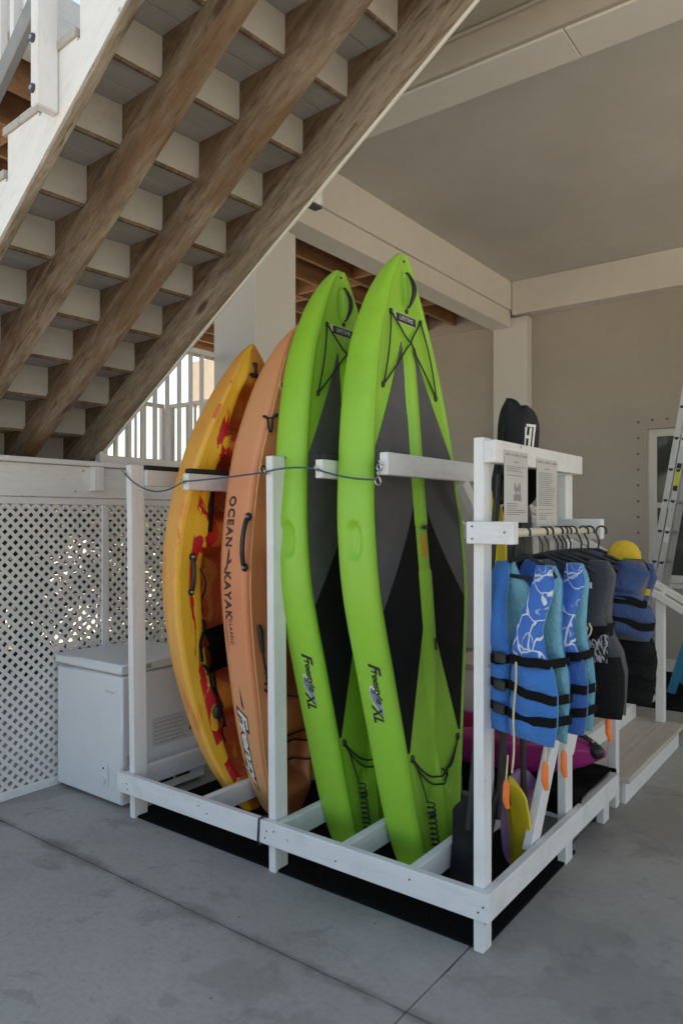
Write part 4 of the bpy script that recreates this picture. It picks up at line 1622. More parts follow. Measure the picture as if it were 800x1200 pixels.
QS = 11.5   # section units per metre round the flank, roughly
decal(text_2d('OCEAN', 0.068, 0.0, 1.18, 0.0018), on_flank(po_, 1.637, 4.75, QS * 1.5), 'lettering', M['ink'], ko)
decal(text_2d('KAYAK', 0.068, 0.0, 1.18, 0.0018), on_flank(po_, 1.262, 4.75, QS * 1.5), 'lettering', M['ink'], ko)
decal(text_2d('CLASSIC', 0.03, 0.0, 1.25, 0.0004), on_flank(po_, 1.075, 4.9, QS * 1.5), 'lettering', M['ink'], ko)
bm2 = bmesh.new()
for poly in (((-0.055, 0.005), (-0.02, 0.012), (0.03, 0.004), (0.065, -0.012), (0.02, -0.006), (-0.02, -0.002)), ((0.0, 0.03), (0.02, 0.022), (0.03, 0.006), (0.012, 0.012)), ((0.03, -0.004), (0.05, -0.02), (0.075, -0.028), (0.055, -0.006))):
    bm2.faces.new([bm2.verts.new((a, b, 0)) for a, b in poly])
bmesh.ops.triangulate(bm2, faces=bm2.faces)
decal(bm2, on_flank(po_, 1.45, 4.8, QS * 1.5), 'figure_mark', M['ink'], ko)
bm2 = bmesh.new()
pv = None
for i in range(13):
    x = -0.09 + 0.18 * i / 12
    a, b = bm2.verts.new((x, -0.027 - 0.006 * math.sin(math.pi * i / 12), 0)), bm2.verts.new((x, -0.0295 - 0.007 * math.sin(math.pi * i / 12), 0))
    if pv:
        bm2.faces.new((pv[0], a, b, pv[1]))
    pv = (a, b)
decal(bm2, on_flank(po_, 1.075, 4.9, QS * 1.5), 'underline_mark', M['ink'], ko)
# big shadowed lettering low on the flank
decal(text_2d('Frenzy', 0.155, 0.35, 0.95, 0.018), on_flank(po_, 0.47, 4.9, QS * 0.85, 0.0016), 'lettering', M['ink'], ko)
decal(text_2d('Frenzy', 0.155, 0.35, 0.95, 0.0045), on_flank(po_, 0.472, 4.95, QS * 0.85, 0.0028), 'lettering', M['ink_white'], ko)
for poly in (((-0.33, 0.02), (-0.2, 0.05), (-0.22, 0.02)), ((0.2, -0.04), (0.33, -0.035), (0.22, -0.015))):
    bm2 = bmesh.new()
    bm2.faces.new([bm2.verts.new((a, b, 0)) for a, b in poly])
    decal(bm2, on_flank(po_, 0.47, 4.9, QS * 0.85, 0.0016), 'spike_mark', M['ink'], ko)

MK = dict(yc=0.0,
          W=[(0.0, 0.02), (0.05, 0.07), (0.2, 0.155), (0.5, 0.23), (0.9, 0.25), (1.3, 0.23), (1.6, 0.155), (1.75, 0.07), (1.8, 0.02)],
          X=[(0.0, 0.15), (0.1, 0.09), (0.3, 0.03), (0.7, 0.0), (1.2, 0.0), (1.5, 0.03), (1.8, 0.14)],
          H=[(0.0, 0.03), (0.1, 0.11), (0.3, 0.185), (0.7, 0.19), (1.2, 0.19), (1.6, 0.15), (1.8, 0.03)],
          wells=[(0.35, 0.55), (0.65, 1.3), (1.35, 1.6)])
km, pm_ = kayak('small_kayak', 'small magenta kayak lying on the black carpet at the back of the rack', MK, M['magenta'], nz=60)
strap_handle(km, pm_, 15, 0.16, 15, 0.05, bow=0.02, r=0.012)
m = MB()
m.ball(pm_(8, 0.02, -1, 0.01), 0.04, 10, (1, 0.8, 0.9))
m.build('bow_toggle', M['black'], km, True)
km.location = (-1.20, 3.87, 0.285)
km.location += Vector((0, 0, 0))
km.rotation_euler = (0, R(-90), R(-4))

# ------------------------------------------------------------------ paddles
def paddle(label, a, b, yaw, shaft_m, blade_m, blade2_m=None, bl=0.46, bw=0.095, band=False, emblem=False, feather=0):
    a, b = Vector(a), Vector(b)
    L = (b - a).length
    root = thing('paddle', label, 'paddle', (0, 0, 0), 'kayak paddles standing in the end slot of the rack')
    m = MB()
    m.cyl((0, 0, bl * 0.72), (0, 0, L - bl * 0.72), 0.0145, 12)
    m.build('shaft', M[shaft_m], root, True)
    for end, mt in ((0, blade_m), (1, blade2_m or blade_m)):
        m = MB()
        rings = []
        n = 30
        for i in range(n + 1):
            t = 1 - (1 - i / n) ** 1.35
            s = t * bl
            wv = bw * (min(1, (t / 0.16)) ** 0.6) * (1 - 0.1 * t) * (1 if t < 0.72 else max(0.02, (1 - ((t - 0.72) / 0.28) ** 2.2)) ** 0.5)
            wv = max(wv, 0.014)
            ring = []
            for j in range(9):
                u = j / 8 * 2 - 1
                th = 0.005 + 0.013 * max(0, 1 - abs(u) * 4) * (1 - t * 0.7)
                cup = 0.028 * math.sin(math.pi * t * 0.9) + 0.016 * u * u
                ring.append((u * wv, cup, th))
            z = (L - bl + s) if end else (bl - s)
            fa_ = R(feather) if not end else 0
            r1 = [m.bm.verts.new((x, c + th, z)) for x, c, th in ring]
            r2 = [m.bm.verts.new((x, c - 0.004 - (th - 0.005) * 0.8, z)) for x, c, th in reversed(ring)]
            for v_ in r1 + r2:
                x_, y_ = v_.co.x, v_.co.y
                v_.co.x, v_.co.y = x_ * math.cos(fa_) - y_ * math.sin(fa_), x_ * math.sin(fa_) + y_ * math.cos(fa_)
            rings.append(r1 + r2)
        m.skin(rings)
        m.bm.faces.new(rings[0]); m.bm.faces.new(rings[-1])
        bo = m.build('blade', M[mt], root, True)
        if end == 1 and emblem:
            for x0, x1, z0, z1 in ((-0.045, 0.025, 0.20, 0.212), (-0.045, 0.025, 0.30, 0.312), (-0.045, -0.035, 0.20, 0.312), (0.015, 0.025, 0.20, 0.312), (-0.028, -0.016, 0.215, 0.297), (-0.004, 0.008, 0.215, 0.297), (-0.02, 0.0, 0.25, 0.264), (-0.062, -0.053, 0.20, 0.312)):
                mm = MB()
                zz = L - bl + 0.07
                rr_ = []
                for q_ in range(4):
                    z_ = z0 + (z1 - z0) * q_ / 3
                    t_ = (z_ + 0.07) / bl
                    row = []
                    for x_ in (x0 * 1.05 + 0.034, (x0 + x1) * 0.525 + 0.034, x1 * 1.05 + 0.034):
                        u_ = x_ / bw
                        row.append(mm.bm.verts.new((x_, 0.028 * math.sin(math.pi * t_ * 0.9) + 0.016 * u_ * u_ - 0.0055 - 0.0104 * max(0, 1 - abs(u_) * 4) * (1 - t_ * 0.7), zz + z_)))
                    rr_.append(row)
                mm.skin(rr_, False)
                mm.build('emblem_bar', M['ink_white'], bo)
    if band:
        m = MB()
        m.cyl((0, 0, bl * 0.9), (0, 0, bl * 0.9 + 0.035), 0.0165, 12)
        m.build('shaft_band', M['yellow'], root, True)
    d = (b - a).normalized()
    ax = Vector((math.cos(R(yaw)), math.sin(R(yaw)), 0))
    ax = (ax - d * ax.dot(d)).normalized()
    root.rotation_euler = Matrix((ax, d.cross(ax), d)).transposed().to_euler()
    root.location = a
    return root


paddle('black paddle with a plain top blade, leftmost in the end slot', (-1.425, 2.74, 0.02), (-1.318, 2.94, 2.17), -28, 'black', 'paddle_black', feather=28)
paddle('black paddle with a white emblem on its top blade', (-1.375, 2.93, 0.02), (-1.245, 2.995, 2.14), 50, 'black', 'paddle_black', emblem=True, feather=58)
paddle('paddle with yellow blades and a black shaft behind the right front post', (-1.335, 3.06, 0.05), (-1.425, 2.95, 1.78), -42, 'black', 'yellow', band=True, feather=14)
paddle('paddle with a purple lower blade and black shaft beside the yellow blade', (-1.315, 3.13, 0.06), (-1.335, 3.14, 1.76), 60, 'black', 'purple', 'navy_plastic')

# ------------------------------------------------------------------ paper notices on the sign board
def notice(label, y0, y1, z0, z1, pic):
    t = thing('paper_notice', label, 'notice', (-1.186, (y0 + y1) / 2, z0), 'paper notices taped to the sign board')
    x = -1.1745
    mb = MB()
    mb.box((x, y0, z0), (x + 0.0012, y1, z1))
    mb.build('sheet', M['paper'], t)
    # clear sleeve edge strips
    m = MB()
    for k in range(8):
        yy = y0 + (y1 - y0) * (0.06 + 0.12 * k)
        m.box((x + 0.0013, yy, z1 - 0.02), (x + 0.0018, yy + (0.012 if k % 3 else 0.02), z1 - 0.011))
    tag(m.build('tape_marks', M['print'], t), kind='stuff')
    m = MB()
    rnd = random.Random(int(y0 * 1000))
    z = z1 - 0.045
    m.box((x + 0.0013, (y0 + y1) / 2 - 0.02, z), (x + 0.0018, (y0 + y1) / 2 + 0.02, z + 0.005))
    z -= 0.018
    while z > z0 + 0.025:
        if pic and z1 - 0.20 < z < z1 - 0.10:
            z -= 0.0085
            continue
        if rnd.random() > 0.16:
            e = y1 - 0.02 - rnd.random() * (0.06 if z > z0 + 0.08 else 0.13)
            m.box((x + 0.0013, y0 + 0.02, z), (x + 0.0018, e, z + 0.0032))
        z -= 0.0085
    tag(m.build('printed_lines', M['print'], t), kind='stuff')
    if pic:
        m = MB()
        yc, zc = (y0 + y1) / 2 + 0.01, z1 - 0.165
        m.box((x + 0.0013, yc - 0.036, zc - 0.03), (x + 0.0019, yc + 0.036, zc - 0.003))
        for dy, dz, h in ((-0.025, 0.01, 0.035), (-0.008, 0.0, 0.03), (0.008, 0.012, 0.028), (0.024, 0.004, 0.04)):
            m.prism([(yc + dy - 0.007, zc + dz), (yc + dy + 0.005, zc + dz - 0.006), (yc + dy + 0.008, zc + dz + h * 0.6), (yc + dy, zc + dz + h), (yc + dy - 0.006, zc + dz + h * 0.6)], x + 0.0013, x + 0.0019, 'X')
        tag(m.build('printed_picture', M['print'], t), kind='stuff')
    return t


notice('white paper notice with a small dark picture, left on the sign board', 2.605, 2.83, 1.635, 1.915, True)
notice('white paper notice of text only, right on the sign board', 2.925, 3.16, 1.62, 1.905, False)

# ------------------------------------------------------------------ locking cable along the rack front
def catenary(a, b, sag, n=14):
    a, b = Vector(a), Vector(b)
    return [a + (b - a) * (i / n) - Vector((0, 0, sag * 4 * (i / n) * (1 - i / n))) for i in range(n + 1)]


cb = thing('lock_cable', 'thin blue coated cable threaded through the eye hooks along the rack front', 'cable', (-2.5, 2.51, 1.85))
way = [(-3.385, 2.517, 1.905, 0), (-2.913, 2.527, 1.842, 0.075), (-2.327, 2.515, 1.868, 0.004), (-2.033, 2.524, 1.872, -0.012), (-1.73, 2.545, 1.815, 0.012)]
pts = []
for (a, b) in zip(way, way[1:]):
    pts += catenary(a[:3], b[:3], b[3])[0 if not pts else 1:]
MB().tube(pts, 0.0042, 6).build('coated_wire', M['cable'], cb, True)
m = MB()
m.torus((-1.713, 2.545, 1.808), 0.017, 0.0035, (0.2, 1, 0.2))
m.build('end_loop', M['metal'], cb, True)
m = MB()
m.torus((-1.708, 2.54, 1.84), 0.013, 0.0035, (1, 0.4, 0.1))
m.torus((-1.703, 2.54, 1.865), 0.013, 0.0035, (0.1, 1, 0.3))
m.build('snap_link', M['metal'], cb, True)
# cord tied round the middle post foot
m = MB()
pts = [(-2.345, 2.494, 0.254), (-2.35, 2.492, 0.15), (-2.34, 2.494, 0.136), (-2.335, 2.515, 0.135), (-2.335, 2.54, 0.14), (-2.335, 2.54, 0.255), (-2.34, 2.515, 0.256)]
m.tube(pts, 0.005, 6, True)
o = m.build('tie_cord', M['black_cord'], None, True)
tag(o, 'black cord looped round the front rail beside the middle post', 'cord')

# ------------------------------------------------------------------ hangers and life jackets
def hanger(label, y, yaw, w_=0.2, drop=0.15, tilt=0.0):
    t = thing('clothes_hanger', label, 'hanger', (0, 0, 0), 'black plastic hangers on the rod')
    hook = [(0.022 * math.cos(a), 0, 0.022 * math.sin(a)) for a in [R(-25 + 19 * i) for i in range(12)]]
    hook = [Vector(h) for h in hook]
    hook += [Vector((-0.0215, 0, -0.012)), Vector((-0.008, 0, -0.034)), Vector((0, 0, -0.05)), Vector((0, 0, -0.085))]
    MB().tube(hook, 0.0042, 6).build('hook', M['black'], t, True)
    z0, z1 = -0.085, -drop
    pts = [(0, 0, z0), (w_ * 0.5, 0, z0 - 0.025), (w_ * 0.92, 0, z1), (w_, 0, z1 - 0.012), (w_ * 0.95, 0, z1 - 0.028), (0, 0, z1 - 0.03), (-w_ * 0.95, 0, z1 - 0.028), (-w_, 0, z1 - 0.012), (-w_ * 0.92, 0, z1), (-w_ * 0.5, 0, z0 - 0.025)]
    MB().tube(pts, 0.0085, 8, True).build('frame', M['black'], t, True)
    t.location = (RX + (0.07 if y > 3.33 else 0.03 if y > 3.2 else 0), y, RZ - 0.003)
    t.rotation_euler = (0, R(tilt), R(yaw))
    return t


def vest(name, label, y, yaw, spec, drop=0.115, tilt=0.0, group='life jackets hanging on the rod'):
    """open-front buoyancy vest; local origin is the rod, front faces -Y"""
    t = thing(name, label, 'life jacket', (0, 0, 0), group)
    s = spec.get('scale', 1.0)
    sx = spec.get('sx', 0.82)
    dp = spec.get('depth', 0.05)
    ln = spec.get('length', 0.62)
    zt = -drop
    front = [(0.0, 0.075, 0.150), (0.06, 0.072, 0.178), (0.14, 0.060, 0.166), (0.22, 0.034, 0.150), (0.30, 0.014, 0.168), (0.36, 0.008, 0.205), (0.44, 0.006, 0.222), (0.54, 0.006, 0.222), (0.62, 0.006, 0.212)]
    back = [(0.0, 0.075, 0.150), (0.05, 0.050, 0.180), (0.09, 0.0, 0.176), (0.14, 0.0, 0.165), (0.22, 0.0, 0.155), (0.30, 0.0, 0.170), (0.36, 0.0, 0.205), (0.44, 0.0, 0.222), (0.62, 0.0, 0.212)]
    belts = spec.get('belts', [])

    def depth(d):
        return 0.018 + dp * sstep(0.0, 0.24, d)

    def surf(x, d, fb):
        """centre surface y"""
        D = depth(d) * s * (1.0 if fb < 0 else 0.8)
        return fb * D * math.sqrt(max(0.02, 1 - (x / (0.262 * s * sx)) ** 2))

    def thick(d, u):
        q = 1.0
        for bz in belts:
            q -= 0.45 * math.exp(-((d - bz) / 0.022) ** 2)
        return (0.009 + 0.025 * q) * s * (max(0.0, 1 - abs(2 * u - 1) ** 3.2)) ** 0.5

    def panel(tab, sgn, fb, d0, d1, mats, nm, lift=0.0, wob=0.0, seed=0):
        m = MB()
        rings = []
        n, nu = 46, 12
        t0 = [(a, b) for a, b, c in tab]
        t1 = [(a, c) for a, b, c in tab]
        for i in range(n + 1):
            d = d0 + (d1 - d0) * i / n
            xi, xo = lin(t0, d) * s * sx, lin(t1, d) * s * sx
            endf = min(1, 6 * min(i, n - i) / n + 0.12) ** 0.5
            outer, inner = [], []
            for j in range(nu + 1):
                u = j / nu
                x = xi + (xo - xi) * u
                y = surf(x, d, fb)
                wv = wob * mnoise.noise(Vector((x * 7 + seed, d * 6, seed)))
                th = thick(d, u) * endf
                zz = zt - d * s * (ln / 0.62) + 0.01 * mnoise.noise(Vector((x * 5 + seed, 1.3 * seed, d))) * (1 if d > 0.5 else 0.2)
                outer.append((sgn * x, y + fb * (th + lift) + wv, zz))
                inner.append((sgn * x, y - fb * th * 0.7 + wv, zz))
            rings.append([m.bm.verts.new(p) for p in outer] + [m.bm.verts.new(p) for p in reversed(inner)])
        fs = m.skin(rings)
        for f in fs:
            pass
        nn = 2 * (nu + 1)
        for idx, f in enumerate(fs):
            j = idx % nn
            f.material_index = 0 if j < nu else 1
        m.bm.faces.new(rings[0]).material_index = 1
        m.bm.faces.new(rings[-1]).material_index = 1
        return m.build(nm, mats, t, 'all', True)

    lin_m = M[spec['lining']]
    for sgn in (1, -1):
        up_ = spec['front_upper'] if sgn == 1 else spec.get('front_upper_other', spec['front_upper'])
        sp = spec.get('split', 0.34)
        panel(front, sgn, -1, 0.0, sp + 0.012, [M[up_], lin_m], 'front_chest_panel', 0, 0.009, 3 + sgn)
        panel(front, sgn, -1, sp + 0.003, 0.62, [M[spec['front_lower']], lin_m], 'front_waist_panel', 0.002, 0.009, 3 + sgn)
        panel(back, sgn, 1, 0.0, 0.62, [M[spec.get('back', spec['front_lower'])], lin_m], 'back_panel', 0, 0.004, 8 + sgn)
    # belts go all the way round
    for bi, bz in enumerate(belts):
        m = MB()
        loop = []
        W_ = (lin([(a, c) for a, b, c in front], bz) - 0.004) * s * sx
        for j in range(25):
            x = W_ * math.sin((j / 24 - 0.5) * math.pi)
            u = min(0.985, max(0.02, abs(x) / (W_ + 0.004 * s * sx)))
            loop.append((x, surf(x, bz, -1) - thick(bz, u) - 0.0105))
        for j in range(25):
            x = -W_ * math.sin((j / 24 - 0.5) * math.pi)
            u = min(0.985, max(0.02, abs(x) / (W_ + 0.004 * s * sx)))
            loop.append((x, surf(x, bz, 1) + thick(bz, u) + 0.0105))
        zz = zt - bz * s * (ln / 0.62)
        hb = spec.get('belt_w', 0.019)
        rings = []
        for (x, y_) in loop:
            dz = 0.012 * math.sin(x * 14 + bi * 1.7) + 0.004 * math.sin(x * 50)
            k = 1.008
            rings.append([m.bm.verts.new((x * k, y_ * k, zz + dz - hb)), m.bm.verts.new((x * k, y_ * k, zz + dz + hb)), m.bm.verts.new((x * 0.99, y_ * 0.97, zz + dz + hb)), m.bm.verts.new((x * 0.99, y_ * 0.97, zz + dz - hb))])
        m.skin(rings, True, True)
        bo = m.build('belt', M['webbing'], t, True, True)
        m = MB()
        x = -0.02 * s
        zz += 0.004
        m.box((x - 0.028, surf(x, bz, -1) - thick(bz, 0.5) - 0.022, zz - 0.02), (x + 0.028, surf(x, bz, -1) - thick(bz, 0.5) - 0.006, zz + 0.02), 0.005)
        m.build('buckle', M['black'], bo, False, True)
    if spec.get('cord'):
        x, d0, d1 = spec['cord']
        y_ = surf(x, d0, -1) - 0.045
        pts = [(x + 0.004 * math.sin(i), y_ - 0.006 - 0.003 * i / 10, zt - (d0 + (d1 - d0) * i / 10) * s) for i in range(11)]
        MB().tube(pts, 0.0042, 6).build('lanyard', M['cord_cream'], t, True, True)
    for (x, d, y_off) in spec.get('whistles', []):
        z_ = zt - d * s * (ln / 0.62)
        m = MB()
        m.tube([(x, y_off, z_ + 0.05), (x + 0.002, y_off, z_ + 0.035), (x + 0.004, y_off - 0.002, z_ - 0.02), (x + 0.012, y_off, z_ - 0.05)], [0.006, 0.012, 0.013, 0.008], 8)
        m.build('whistle', M['orange_tip'], t, True, True)
        MB().tube([(x, y_off, z_ + 0.045), (x - 0.003, y_off + 0.01, z_ + 0.14)], 0.003, 5).build('whistle_cord', M['cord_cream'], t, True, True)
    if spec.get('extra'):
        spec['extra'](t, surf, thick, zt, s)
    t.location = (RX + spec.get('dx', 0), y, RZ - 0.003)
    t.rotation_euler = (0, R(tilt), R(yaw))
    return t


BL = dict(front_upper='f_print', front_upper_other='f_blue', front_lower='f_blue', lining='f_cyan', belts=[0.345, 0.445, 0.53], belt_w=0.017, length=0.66)
v1 = dict(BL, cord=(0.07, 0.36, 0.78), whistles=[(0.07, 0.80, -0.15), (0.17, 0.72, -0.06)], scale=0.98, sx=0.92)
J1 = vest('life_jacket', 'bright blue life jacket with white leaf print and cyan lining, nearest on the rod', 2.655, -20, v1, tilt=2)
v2 = dict(BL, dx=0.045, front_lower='f_blue2', front_upper_other='f_blue2', whistles=[(0.12, 0.72, -0.1)], scale=0.98)
J2 = vest('life_jacket', 'deep blue life jacket with leaf print tucked behind the first blue one', 2.825, -8, v2, tilt=2)


def grey_extra(t, surf, thick, zt, s):
    m = MB()
    rows = []
    for i in range(7):
        d = 0.285 + 0.11 * i / 6
        row = []
        for j in range(9):
            x = (0.02 + 0.15 * j / 8) * s
            row.append(m.bm.verts.new((x, surf(x, d, -1) - thick(d, 0.5) - 0.006, zt - d * s)))
        rows.append(row)
    m.skin(rows, False)
    bmesh.ops.solidify(m.bm, geom=m.bm.faces[:], thickness=0.002)
    m.build('printed_patch', M['f_scribble'], t, True, True)
    for x in (0.09, 0.105):
        pts = [(x + 0.01 * math.sin(i * 1.3), surf(x, 0.27, -1) - 0.055, zt - (0.24 + 0.02 * i) * s) for i in range(9)]
        MB().tube(pts, 0.0038, 6).build('lanyard', M['cord_cream'], t, True, True)
    m = MB()
    m.prism([(0.05, zt - 0.25 * s), (0.09, zt - 0.235 * s), (0.085, zt - 0.20 * s), (0.07, zt - 0.225 * s)], surf(0.07, 0.22, -1) - 0.05, surf(0.07, 0.22, -1) - 0.046)
    m.build('printed_mark', M['ink_white'], t, False, True)
    for k in range(6):
        x = 0.03 + 0.014 * k
        d = 0.135 - 0.008 * k
        m = MB()
        y_ = surf(x, d, -1) - thick(d, 0.5) - 0.004
        m.box((x - 0.005, y_ - 0.002, zt - d * s - 0.012), (x + 0.005, y_, zt - d * s + 0.012))
        m.build('printed_mark', M['ink_white'], t, False, True)


v3 = dict(front_upper='f_char', front_upper_other='f_grey', front_lower='f_black', lining='f_grey', belts=[0.29], belt_w=0.024, split=0.37, back='f_grey', extra=grey_extra, scale=1.0, sx=1.0, dx=0.05, length=0.62, whistles=[(0.16, 0.66, -0.05)])
J3 = vest('life_jacket', 'charcoal and grey life jacket with white scribble patch and black lower half', 2.99, 4, v3, tilt=0)
v4 = dict(front_upper='f_grey', front_upper_other='f_char', front_lower='f_black', lining='f_black', belts=[0.42, 0.52], belt_w=0.022, split=0.34, scale=1.08, sx=1.0, dx=0.10, length=0.57)
J4 = vest('life_jacket', 'plain grey and black life jacket hanging below and behind the short navy one', 3.30, 10, v4, tilt=3)
v5 = dict(front_upper='f_navy', front_lower='f_navy', lining='f_navy', belts=[0.33, 0.48], belt_w=0.016, split=0.24, scale=1.15, sx=1.05, dx=0.11, length=0.265, whistles=[])
J5 = vest('life_jacket', 'short navy blue life jacket with two black belts', 3.215, 17, v5, tilt=9)
v6 = dict(front_upper='f_navy', front_lower='f_black', lining='f_navy', belts=[0.33], belt_w=0.02, split=0.3, scale=1.0, sx=0.85, dx=0.01, length=0.5)
J6 = vest('life_jacket', 'navy life jacket with black hem squeezed between the charcoal and short navy ones', 3.09, 6, v6, tilt=8)


def kid_extra(t, surf, thick, zt, s):
    m = MB()
    m.ball((0.02, 0.01, zt + 0.005), 0.072, 18, (1.0, 0.5, 1.0))
    m.build('head_collar', M['f_yellow'], t, True, True)
    for k in range(3):
        d = 0.13 + 0.075 * k
        m = MB()
        loop = []
        for j in range(13):
            x = (0.03 + 0.125 * j / 12) * s
            loop.append((x, surf(x, d, -1) - thick(d, 0.5) - 0.005))
        rings = [[m.bm.verts.new((x, y, zt - d * s - 0.014)), m.bm.verts.new((x, y, zt - d * s + 0.014)), m.bm.verts.new((x, y + 0.004, zt - d * s + 0.014)), m.bm.verts.new((x, y + 0.004, zt - d * s - 0.014))] for x, y in loop]
        m.skin(rings)
        m.build('yellow_stripe', M['f_yellow'], t, True, True)


v7 = dict(front_upper='f_navy', front_lower='f_yellow', lining='f_yellow', belts=[], split=0.34, scale=0.95, sx=1.0, length=0.62, extra=kid_extra, dx=0.17)
J7 = vest('life_jacket', 'small navy and yellow life jacket with a rounded yellow collar', 3.345, 22, v7, tilt=12)

for i, (yy, yw, ti, ww) in enumerate(((2.65, -22, 2, 0.15), (2.82, -8, 2, 0.155), (2.88, -6, 0, 0.19), (2.985, 4, 0, 0.16), (3.04, 5, 0, 0.2), (3.085, 7, 0, 0.17), (3.15, 12, 4, 0.2), (3.21, 17, 7, 0.225), (3.29, 12, 4, 0.2), (3.335, 22, 10, 0.235))):
    lab = ['nearest black hanger, inside the leaf print blue jacket', 'second black hanger from the near end, inside the deep blue jacket', 'third black hanger from the near end, empty between the blue and grey jackets',
           'fourth black hanger from the near end, inside the charcoal jacket', 'fifth black hanger from the near end, empty', 'sixth black hanger, inside the navy jacket with a black hem',
           'seventh black hanger, empty between the two navy jackets', 'eighth black hanger, inside the short navy jacket', 'ninth black hanger, inside the plain grey and black jacket', 'last black hanger on the rod, poking out of the yellow jacket'][i]
    hanger(lab, yy, yw, ww, 0.14, ti)

# ------------------------------------------------------------------ low wooden steps with hand rails
SX = -1.185
sp_ = thing('wooden_steps', 'low cream wooden steps with white risers behind the rack', 'steps', (-1.6, 5, 0))
for k in range(4):
    z = 0.165 + 0.178 * k
    x = SX - 0.295 * k
    for a, b in ((0, 0.145), (0.149, 0.33)):
        mb = MB()
        mb.box((x - b, 4.33, z - 0.034), (x - a, 5.72, z), 0.004)
        mb.build('tread_board', M['step_tread'], sp_)
    mb = MB()
    mb.box((x - 0.055, 4.36, z - 0.178 + (0.013 if k == 0 else 0.002)), (x - 0.03, 5.69, z - 0.036), 0.002)
    mb.build('riser', M['white_plain'], sp_)
    mb = MB()
    mb.box((x - 0.33, 4.362, 0.0), (x - 0.057, 4.40, z - 0.036), 0.002)
    mb.build('side_panel', M['white_plain'], sp_)


def step_rail(label, y, newel_z0, xn):
    t = thing('step_railing', label, 'railing', (xn, y, 0), 'white railings beside the low steps')
    mb = MB()
    mb.box((xn - 0.03, y - 0.03, newel_z0), (xn + 0.03, y + 0.03, 1.12), 0.004)
    mb.build('newel_post', M['white_plain'], t)
    def L(x, off):
        return Vector((x, y, 1.13 + 0.59 * (xn - x) + off))
    MB().beam(L(-2.5, 0.02) + Vector((0, 0.02, 0)), L(xn + 0.22, 0.02) + Vector((0, 0.02, 0)), 0.05, 0.045, up=(0.59, 0, 1), bevel=0.003).build('cap_rail', M['white_plain'], t)
    MB().beam(L(-2.5, -0.04) + Vector((0, -0.055, 0)), L(xn + 0.17, -0.04) + Vector((0, -0.055, 0)), 0.036, 0.05, up=(0.59, 0, 1), bevel=0.003).build('hand_rail', M['white_plain'], t)
    MB().beam(L(-2.4, -0.83), L(xn - 0.037, -0.83), 0.036, 0.05, up=(0.59, 0, 1), bevel=0.003).build('bottom_rail', M['white_plain'], t)
    for k in range(7):
        x = xn - 0.14 - 0.135 * k
        p = L(x, 0)
        mb = MB()
        mb.box((x - 0.016, y - 0.016, p.z - 0.82), (x + 0.016, y + 0.016, p.z - 0.03))
        mb.build('baluster', M['white_plain'], t)
    return t


step_rail('far white railing of the low steps, in front of the ladder', 5.68, 0.166, -1.335)
nr = thing('step_railing', 'near white railing of the low steps whose post stands behind the rack corner', 'railing', (-1.27, 4.29, 0), 'white railings beside the low steps')
mb = MB()
mb.box((-1.29, 4.265, 0), (-1.24, 4.325, 0.98), 0.004)
mb.build('newel_post', M['white_plain'], nr)
MB().beam((-2.5, 4.289, 1.75), (-1.2, 4.289, 0.985), 0.05, 0.075, up=(0.59, 0, 1)).build('hand_rail', M['white_plain'], nr)

# ------------------------------------------------------------------ ladders, far mat
ldr = thing('extension_ladder', 'silver aluminium extension ladder leaning on the back wall by the window', 'ladder', (-1.6, 7.2, 0))
LA = Vector((-2.05, 0, 0.03))
ldir = Vector((0.166, 0, 0.986)).normalized()
lnr = Vector((ldir.z, 0, -ldir.x))
LYN, LYF = 7.62, 8.03
for y0, off, s0, s1 in ((LYN, 0.0, 0.0, 4.1), (LYF, 0.0, 0.0, 4.1), (LYN + 0.02, 0.064, 0.25, 4.1), (LYF - 0.02, 0.064, 0.25, 4.1)):
    a = LA + ldir * s0 + lnr * off + Vector((0, y0, 0))
    b = LA + ldir * s1 + lnr * off + Vector((0, y0, 0))
    m = MB()
    d_ = Vector((0, 0.024 if y0 < 7.8 else -0.024, 0))
    m.beam(a, b, 0.056, 0.005, up=(0, 1, 0))
    m.beam(a + d_ / 2 + lnr * 0.0255, b + d_ / 2 + lnr * 0.0255, 0.005, 0.0235, up=(0, 1, 0))
    m.beam(a + d_ / 2 - lnr * 0.0255, b + d_ / 2 - lnr * 0.0255, 0.005, 0.0235, up=(0, 1, 0))
    m.build('side_rail', M['alu'], ldr)
for k in range(13):
    for off, ya_, yb_ in ((0.0, LYN + 0.003, LYF - 0.003), (0.064, LYN + 0.023, LYF - 0.023)):
        p = LA + ldir * (0.30 + 0.305 * k) + lnr * off
        MB().cyl(p + Vector((0, ya_, 0)), p + Vector((0, yb_, 0)), 0.017, 10).build('rung', M['alu'], ldr, True)
        e = p + Vector((0, ya_ - 0.0072, 0))
        MB().prism([(e.x + 0.021 * math.cos(t_), e.z + 0.012 + 0.026 * math.sin(t_)) for t_ in [math.pi + math.pi * i_ / 8 for i_ in range(9)]], e.y - 0.004, e.y + 0.0015).build('rung_end', M['black'], ldr)
for s_, h_, mt, off in ((1.93, 0.27, 'yellow_label', 0.064), (1.42, 0.15, 'ink_white', 0.064), (2.36, 0.16, 'ink_white', 0.064)):
    p = LA + ldir * s_ + lnr * off + Vector((0, LYN + 0.0165, 0))
    MB().beam(p, p + ldir * h_, 0.042, 0.0016, up=(0, 1, 0)).build('safety_label', M[mt], ldr)
    if mt == 'yellow_label':
        for u_ in (0.0, h_ - 0.05):
            q_ = p + ldir * u_ + Vector((0, -0.0016, 0))
            MB().beam(q_, q_ + ldir * 0.05, 0.042, 0.001, up=(0, 1, 0)).build('label_band', M['ink'], ldr)
for y0 in (LYN, LYF):
    mb = MB()
    mb.box((-2.115, y0 - 0.02, 0.0085), (-1.99, y0 + 0.02, 0.06), 0.006)
    mb.build('rubber_foot', M['black'], ldr)

